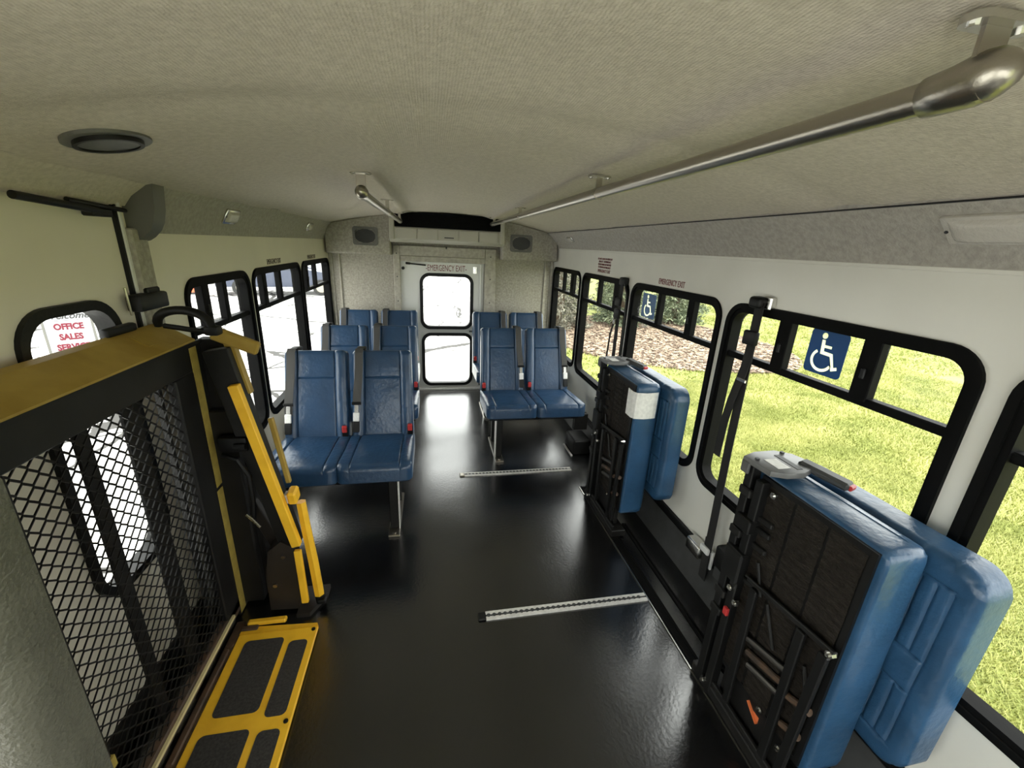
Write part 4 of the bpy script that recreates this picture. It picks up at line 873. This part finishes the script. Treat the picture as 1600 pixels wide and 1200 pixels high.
# yellow handrail tubes
quad_bar('handrail', (-0.708, 1.598, 1.075), (-0.572, 1.598, 0.355), 0.036, 0.03, M['yellow'])
quad_bar('handrail', (-0.727, 1.66, 1.235), (-0.690, 1.66, 1.02), 0.034, 0.03, M['yellow_d'])
quad_bar('handrail', (-0.640, 1.70, 0.90), (-0.605, 1.70, 0.60), 0.020, 0.02, M['yellow_d'])
quad_bar('handrail', (-0.570, 1.590, 0.335), (-0.566, 1.590, 0.055), 0.028, 0.02, M['yellow'])
mb = MB(); mb.tube([(-0.548, 1.64, 0.54), (-0.540, 1.635, 0.42), (-0.526, 1.63, 0.24), (-0.516, 1.625, 0.06)], [0.020, 0.021, 0.022, 0.022], 6); mb.build('handrail', M['yellow'], Lf, True, 50)
mb = MB(); mb.bar((-0.57, 1.66, 0.585), (-0.57, 1.60, 0.575), 0.035, 0.06, 0.008, up=(0, 0, 1)); mb.build('rail_socket', M['yellow'], Lf)
mb = MB(); mb.box((-0.625, 1.62, 0.545), (-0.585, 1.66, 0.585), 0.003); mb.build('control_label', M['label'], Lf)
mb = MB(); mb.cyl((-0.515, 1.625, 0.06), (-0.512, 1.625, 0.02), 0.022, 10); mb.box((-0.52, 1.59, 0.03), (-0.485, 1.62, 0.05), 0.004); mb.build('rail_foot', M['black'], Lf, True)
mb = MB(); mb.prism([(-0.60, 1.56, 0.0), (-0.545, 1.56, 0.0), (-0.492, 1.66, 0.0), (-0.492, 1.72, 0.0), (-0.60, 1.72, 0.0)], (0, 0, 0.022)); mb.build('arm_base', M['liftbrown'], Lf)
mb = MB(); mb.bar((-0.742, 1.585, 1.272), (-0.602, 1.585, 1.212), 0.048, 0.026, 0.006, up=(0, 1, 0)); mb.build('grab_handle', M['yellow_d'], Lf)
mb = MB(); hp = []
for k in range(17):
    q = k/16; a = PI*(1-q)
    hp.append((-0.815+0.095*math.cos(a)*(1.0 if a > PI/2 else 0.95), 1.605-0.055*q, 1.282+0.062*math.sin(a)**0.8+0.006*(1-q)))
mb.tube(hp, [0.012]+[0.0145]*15+[0.016], 12); mb.build('rubber_handle', M['rubber'], Lf, True)
mb = MB(); mb.box((-0.745, 1.535, 1.268), (-0.70, 1.575, 1.300), 0.008, 2); mb.build('handle_clamp', M['rubber'], Lf, True)
mb = MB(); mb.tube([(-0.88, 1.585, 1.292), (-0.83, 1.565, 1.290), (-0.74, 1.56, 1.276)], 0.009, 8); mb.build('handle_base', M['rubber'], Lf, True)
mb = MB(); mb.box((-0.962, 1.41, 1.285), (-0.935, 1.545, 1.312), 0.008, 2); mb.build('latch_handle', M['black'], Lf, True)

# padded panel beside the lift mesh
r = thing('padded_panel', 'grey padded vinyl partition panel standing beside the lift mesh', 'partition', (-0.78, 0.56, 0))
mb = MB(); pad(mb, 0.43, 1.29, 0.09, basis((1, 0, 0), (0, 0, 1), (0, -1, 0), (-0.772, 0.605, 0.03)), R=0.045, rc=0.05, crown=0.004, wrinkle=0.003, seed=4, back=0.04); mb.build('padding', M['padvinyl'], r, True, 70)
mb = MB(); mb.box((-0.985, 0.600, 0.03), (-0.60, 0.625, 1.2), 0.004); mb.build('backing_board', M['liftblack'], r)

# ------------------------------------------------------------------ outside
GZ = -0.75
mb = MB(); mb.box((-60, -30, GZ-0.2), (20, 60, GZ)); o = struct(mb.build('floor_pavement', M['pavement']))
mb = MB(); mb.prism([(1.62, -30, GZ-0.1), (60, -30, GZ-0.1), (60, 60, GZ-0.1), (7.0, 60, GZ-0.1), (4.6, 30, GZ-0.1), (3.1, 15, GZ-0.1), (2.5, 10.5, GZ-0.1), (1.62, 7.0, GZ-0.1)], (0, 0, 0.105)); lawn = struct(mb.build('floor_lawn', M['lawn']))
def bed_in(x, y):
    u = (x-6.4)/3.15; v = (y-11.0)/3.75
    return u*u+v*v + 0.10*math.sin(3*math.atan2(v, u)+1.0)
n = 48; pts = []
for j in range(n):
    a = 2*PI*j/n; k = 1/math.sqrt(1+0.10*math.sin(3*a+1.0)); pts.append((6.4+3.15*k*math.cos(a), 11.0+3.75*k*math.sin(a)))
mb = MB(); mb.prism(onz(pts, GZ), (0, 0, 0.03)); mulch = struct(mb.build('floor_mulch_bed', M['mulch']))
# grass blades (nobody could count them)
def blades(n, xr, yr, hmin, hmax, wmul, skip=True):
    X = rng.uniform(*xr, n); Yv = rng.uniform(*yr, n)
    if skip:
        u = (X-6.4)/3.15; v_ = (Yv-11.0)/3.75; keep = (u*u+v_*v_ + 0.10*np.sin(3*np.arctan2(v_, u)+1.0)) > 0.97
        for tx, ty in ((3.95, 12.6), (6.15, 12.9), (8.35, 13.2), (4.9, 15.6), (7.5, 15.9), (10.6, 16.6)): keep &= np.hypot(X-tx, Yv-ty) > 1.5
        keep &= X > 1.75+np.clip(Yv-6.5, 0, 30)*0.19
        X = X[keep]; Yv = Yv[keep]
    n = len(X); H = rng.uniform(hmin, hmax, n); A = rng.uniform(0, 2*PI, n); L = rng.uniform(0.3, 1.3, n)*H; B = rng.uniform(0, 2*PI, n); Wd = rng.uniform(0.003, 0.006, n)*wmul
    z = np.full(n, GZ)
    p0 = np.stack([X-np.cos(A)*Wd, Yv-np.sin(A)*Wd, z], 1); p1 = np.stack([X+np.cos(A)*Wd, Yv+np.sin(A)*Wd, z], 1)
    p2 = np.stack([X+np.cos(B)*L, Yv+np.sin(B)*L, z+H], 1)
    return np.stack([p0, p1, p2], 1).reshape(-1, 3)
def tri_mesh(name, V, m):
    me = bpy.data.meshes.new(name); n = len(V)//3
    me.vertices.add(len(V)); me.vertices.foreach_set('co', V.astype(np.float32).ravel())
    me.loops.add(len(V)); me.loops.foreach_set('vertex_index', np.arange(len(V), dtype=np.int32))
    me.polygons.add(n); me.polygons.foreach_set('loop_start', np.arange(0, len(V), 3, dtype=np.int32))
    me.update(calc_edges=True); me.materials.append(m)
    o = bpy.data.objects.new(name, me); COL.objects.link(o); return o
V = np.concatenate([blades(260000, (1.65, 5.5), (-0.5, 7.0), 0.025, 0.05, 1.1), blades(170000, (5.5, 11), (-0.5, 9.0), 0.03, 0.06, 1.9), blades(70000, (1.65, 16), (7, 20), 0.04, 0.08, 3.6)])
o = stuff(tri_mesh('grass', V, M['blade'])); tag(o, 'bright green mown grass covering the lawn outside the windows', 'grass')
# leaf litter on the mulch bed
nL_ = 26000; a = rng.uniform(0, 2*PI, nL_); rad = np.sqrt(rng.uniform(0, 1, nL_)); k = 1/np.sqrt(1+0.10*np.sin(3*a+1.0))
cx_ = 6.4+3.15*k*rad*np.cos(a); cy_ = 11.0+3.75*k*rad*np.sin(a); rot = rng.uniform(0, 2*PI, nL_); sz = rng.uniform(0.025, 0.06, nL_)
tri = []
for q in range(3):
    tri.append(np.stack([cx_+sz*np.cos(rot+q*2.1), cy_+sz*np.sin(rot+q*2.1), GZ+0.03+rng.uniform(0.004, 0.035, nL_)], 1))
o = stuff(tri_mesh('leaf_litter', np.stack(tri, 1).reshape(-1, 3), M['chip'])); tag(o, 'dry brown leaves and bark chips strewn over the mulch bed', 'mulch')

def spruce(label, x, y, R, H, m, z0=0.15, n=15000):
    r = thing('spruce_tree', label, 'tree', (x, y, GZ))
    mb = MB(); mb.tube([(x, y, GZ), (x+0.02, y, GZ+H*0.5), (x, y, GZ+H)], [0.14, 0.09, 0.02], 8); mb.build('trunk', M['bark'], r, True)
    T = []
    nb = 200
    per = n//nb
    for b in range(nb):
        f = (b/nb)**1.25; zb = GZ+z0+f*(H-z0-0.1); rb = R*(1-f)**0.8*rng.uniform(0.8, 1.12); az = b*2.399+rng.uniform(-0.3, 0.3)
        k = max(12, int(per*(1.3-f)))
        s = rng.uniform(0.12, 1, k)**0.65; spread = 0.16*R*np.sqrt(s)
        px = x+np.cos(az)*rb*s+rng.normal(0, 1, k)*spread*0.5; py = y+np.sin(az)*rb*s+rng.normal(0, 1, k)*spread*0.5
        pz = zb - 0.28*rb*s**1.6 + rng.normal(0, 1, k)*0.05*R + 0.08
        L = rng.uniform(0.07, 0.17, k); d = rng.normal(0, 1, (k, 3)); d[:, 0] += np.cos(az)*1.2; d[:, 1] += np.sin(az)*1.2; d /= np.linalg.norm(d, axis=1)[:, None]
        e = rng.normal(0, 1, (k, 3)); e /= np.linalg.norm(e, axis=1)[:, None]
        c = np.stack([px, py, np.maximum(pz, GZ+0.16)], 1)
        T.append(np.stack([c-e*0.024, c+e*0.024, c+d*L[:, None]], 1).reshape(-1, 3))
    Vt = np.concatenate(T) - np.array([x, y, GZ])
    o = stuff(tri_mesh('foliage', Vt, m)); o.parent = r
    return r
spruce('thin grey-green spruce seen through the rearmost window', 3.95, 12.5, 0.98, 5.2, M['needle2'], n=12000)
spruce('full green spruce behind the window with the red notice', 6.20, 13.0, 0.98, 5.4, M['needle'], n=14000)
spruce('green spruce at the outer end of the mulch bed, behind the faded blue sticker', 8.45, 13.4, 0.98, 4.8, M['needle'], n=14000)
spruce('back-row spruce standing behind the thin grey-green one', 4.75, 15.7, 1.15, 6.0, M['needle'], n=12000)
spruce('back-row grey spruce standing in the gap between the two green ones', 7.6, 16.0, 1.15, 5.6, M['needle2'], n=12000)
spruce('tall distant spruce at the end of the row, beyond the lawn', 10.6, 16.6, 1.30, 5.6, M['needle'], n=12000)

# office sign board outside the lift door window
sg = thing('office_sign', 'white sign board listing office, sales and service on the pavement', 'sign', (-5.0, 6.85, GZ))
S0 = Vector((-5.0, 6.86, 0.02)); dirn = Vector((5.0, -6.86, 0)).normalized(); sdir = Vector((0, 0, 1)).cross(dirn).normalized()
mS = basis(sdir, (0, 0, 1), dirn, S0)
mb = MB(); mb.box((-0.235, -0.55, -0.02), (0.235, 0.46, 0.0), 0.004, 1, mS); mb.build('board', M['board_white'], sg)
mb = MB()
for u in (-0.245, 0.245): mb.box((u-0.014, GZ-0.02, -0.035), (u+0.014, 0.47, 0.012), 0.004, 1, mS)
mb.build('frame_post', M['greyplastic'], sg)
mb = MB(); mb.box((-0.18, 0.312, 0.0), (0.18, 0.316, 0.002), 0, 1, mS); mb.build('rule_line', M['darkgrey'], sg)
def sg_text(b, v, size, m, xs=1.0, sh=0.0, bold=0.006): text_mesh('lettering', b, size, basis(sdir, (0, 0, 1), dirn, mS @ Vector((0, v, 0.002))), m, sg, xs, shear=sh, bold=bold)
sg_text('Welcome', 0.375, 0.125, M['darkgrey'], 0.9, 0.4, 0.003); sg_text('OFFICE', 0.225, 0.115, M['redsign'], 0.80); sg_text('SALES', 0.080, 0.115, M['redsign'], 0.80); sg_text('SERVICE', -0.065, 0.115, M['redsign'], 0.80)

# far vehicles across the pavement
def vehicle(name, label, x, y, rz, m, L=4.6, Wd=1.85, H=1.5, van=False):
    r = thing(name, label, 'car', (x, y, GZ)); R_ = Matrix.Translation((x, y, GZ)) @ Matrix.Rotation(rz, 4, 'Z')
    prof = [(-L/2, 0.35), (L/2, 0.35), (L/2, 0.78), (L/2-0.1, 0.88), (L*0.22, 0.98), (L*0.08, H), (-L*0.30, H), (-L*0.44, 1.0), (-L/2, 0.92)] if not van else [(-L/2, 0.35), (L/2, 0.35), (L/2, 1.0), (L*0.36, 1.12), (L*0.24, H), (-L/2, H)]
    mb = MB(); mb.prism([R_ @ Vector((a, -Wd/2, b)) for a, b in prof], R_.to_3x3() @ Vector((0, Wd, 0)))
    bmesh.ops.bevel(mb.bm, geom=mb.bm.edges[:], offset=0.05, segments=2, affect='EDGES', profile=0.5); mb.build('body', m, r, True, 40)
    gp = [(L*0.17, 1.0), (L*0.06, H-0.1), (-L*0.28, H-0.1), (-L*0.38, 1.02)] if not van else [(L*0.33, 1.1), (L*0.22, H-0.15), (-L*0.1, H-0.15), (-L*0.1, 1.1)]
    for sgn in (-1, 1):
        mb = MB(); mb.prism([R_ @ Vector((a, sgn*(Wd/2+0.004), b)) for a, b in gp], R_.to_3x3() @ Vector((0, -sgn*0.02, 0))); mb.build('side_window', M['carglass'], r)
    for ex in (-L*0.31, L*0.31):
        for sgn in (-1, 1):
            mb = MB(); mb.cyl(R_ @ Vector((ex, sgn*Wd/2-sgn*0.2, 0.33)), R_ @ Vector((ex, sgn*Wd/2+sgn*0.01, 0.33)), 0.33, 18); w_ = mb.build('wheel', M['tyre'], r, True)
            mb = MB(); mb.cyl(R_ @ Vector((ex, sgn*Wd/2+sgn*0.011, 0.33)), R_ @ Vector((ex, sgn*Wd/2+sgn*0.02, 0.33)), 0.2, 14); mb.build('hubcap', M['steel'], w_)
vehicle('car', 'dark grey-blue car parked far across the pavement, nearest of the parked vehicles', -6.1, 19.6, 0.25, M['carblue'])
vehicle('car', 'white car parked far off behind the dark grey-blue car', -7.2, 26.5, 0.2, M['carwhite'])
vehicle('van', 'white van parked far off near the orange barrel', -12.6, 24.0, 0.3, M['carwhite'], 5.4, 2.0, 2.1, True)
cn = thing('traffic_barrel', 'orange traffic barrel far out on the pavement', 'traffic barrel', (-9.2, 18.9, GZ))
mb = MB(); mb.tube([(-9.2, 18.9, GZ+0.06), (-9.2, 18.9, GZ+0.45), (-9.2, 18.9, GZ+0.9)], [0.30, 0.27, 0.22], 18); mb.build('barrel_body', M['cone'], cn, True)
mb = MB(); mb.cyl((-9.2, 18.9, GZ), (-9.2, 18.9, GZ+0.07), 0.38, 18); mb.build('rubber_base', M['tyre'], cn, True)
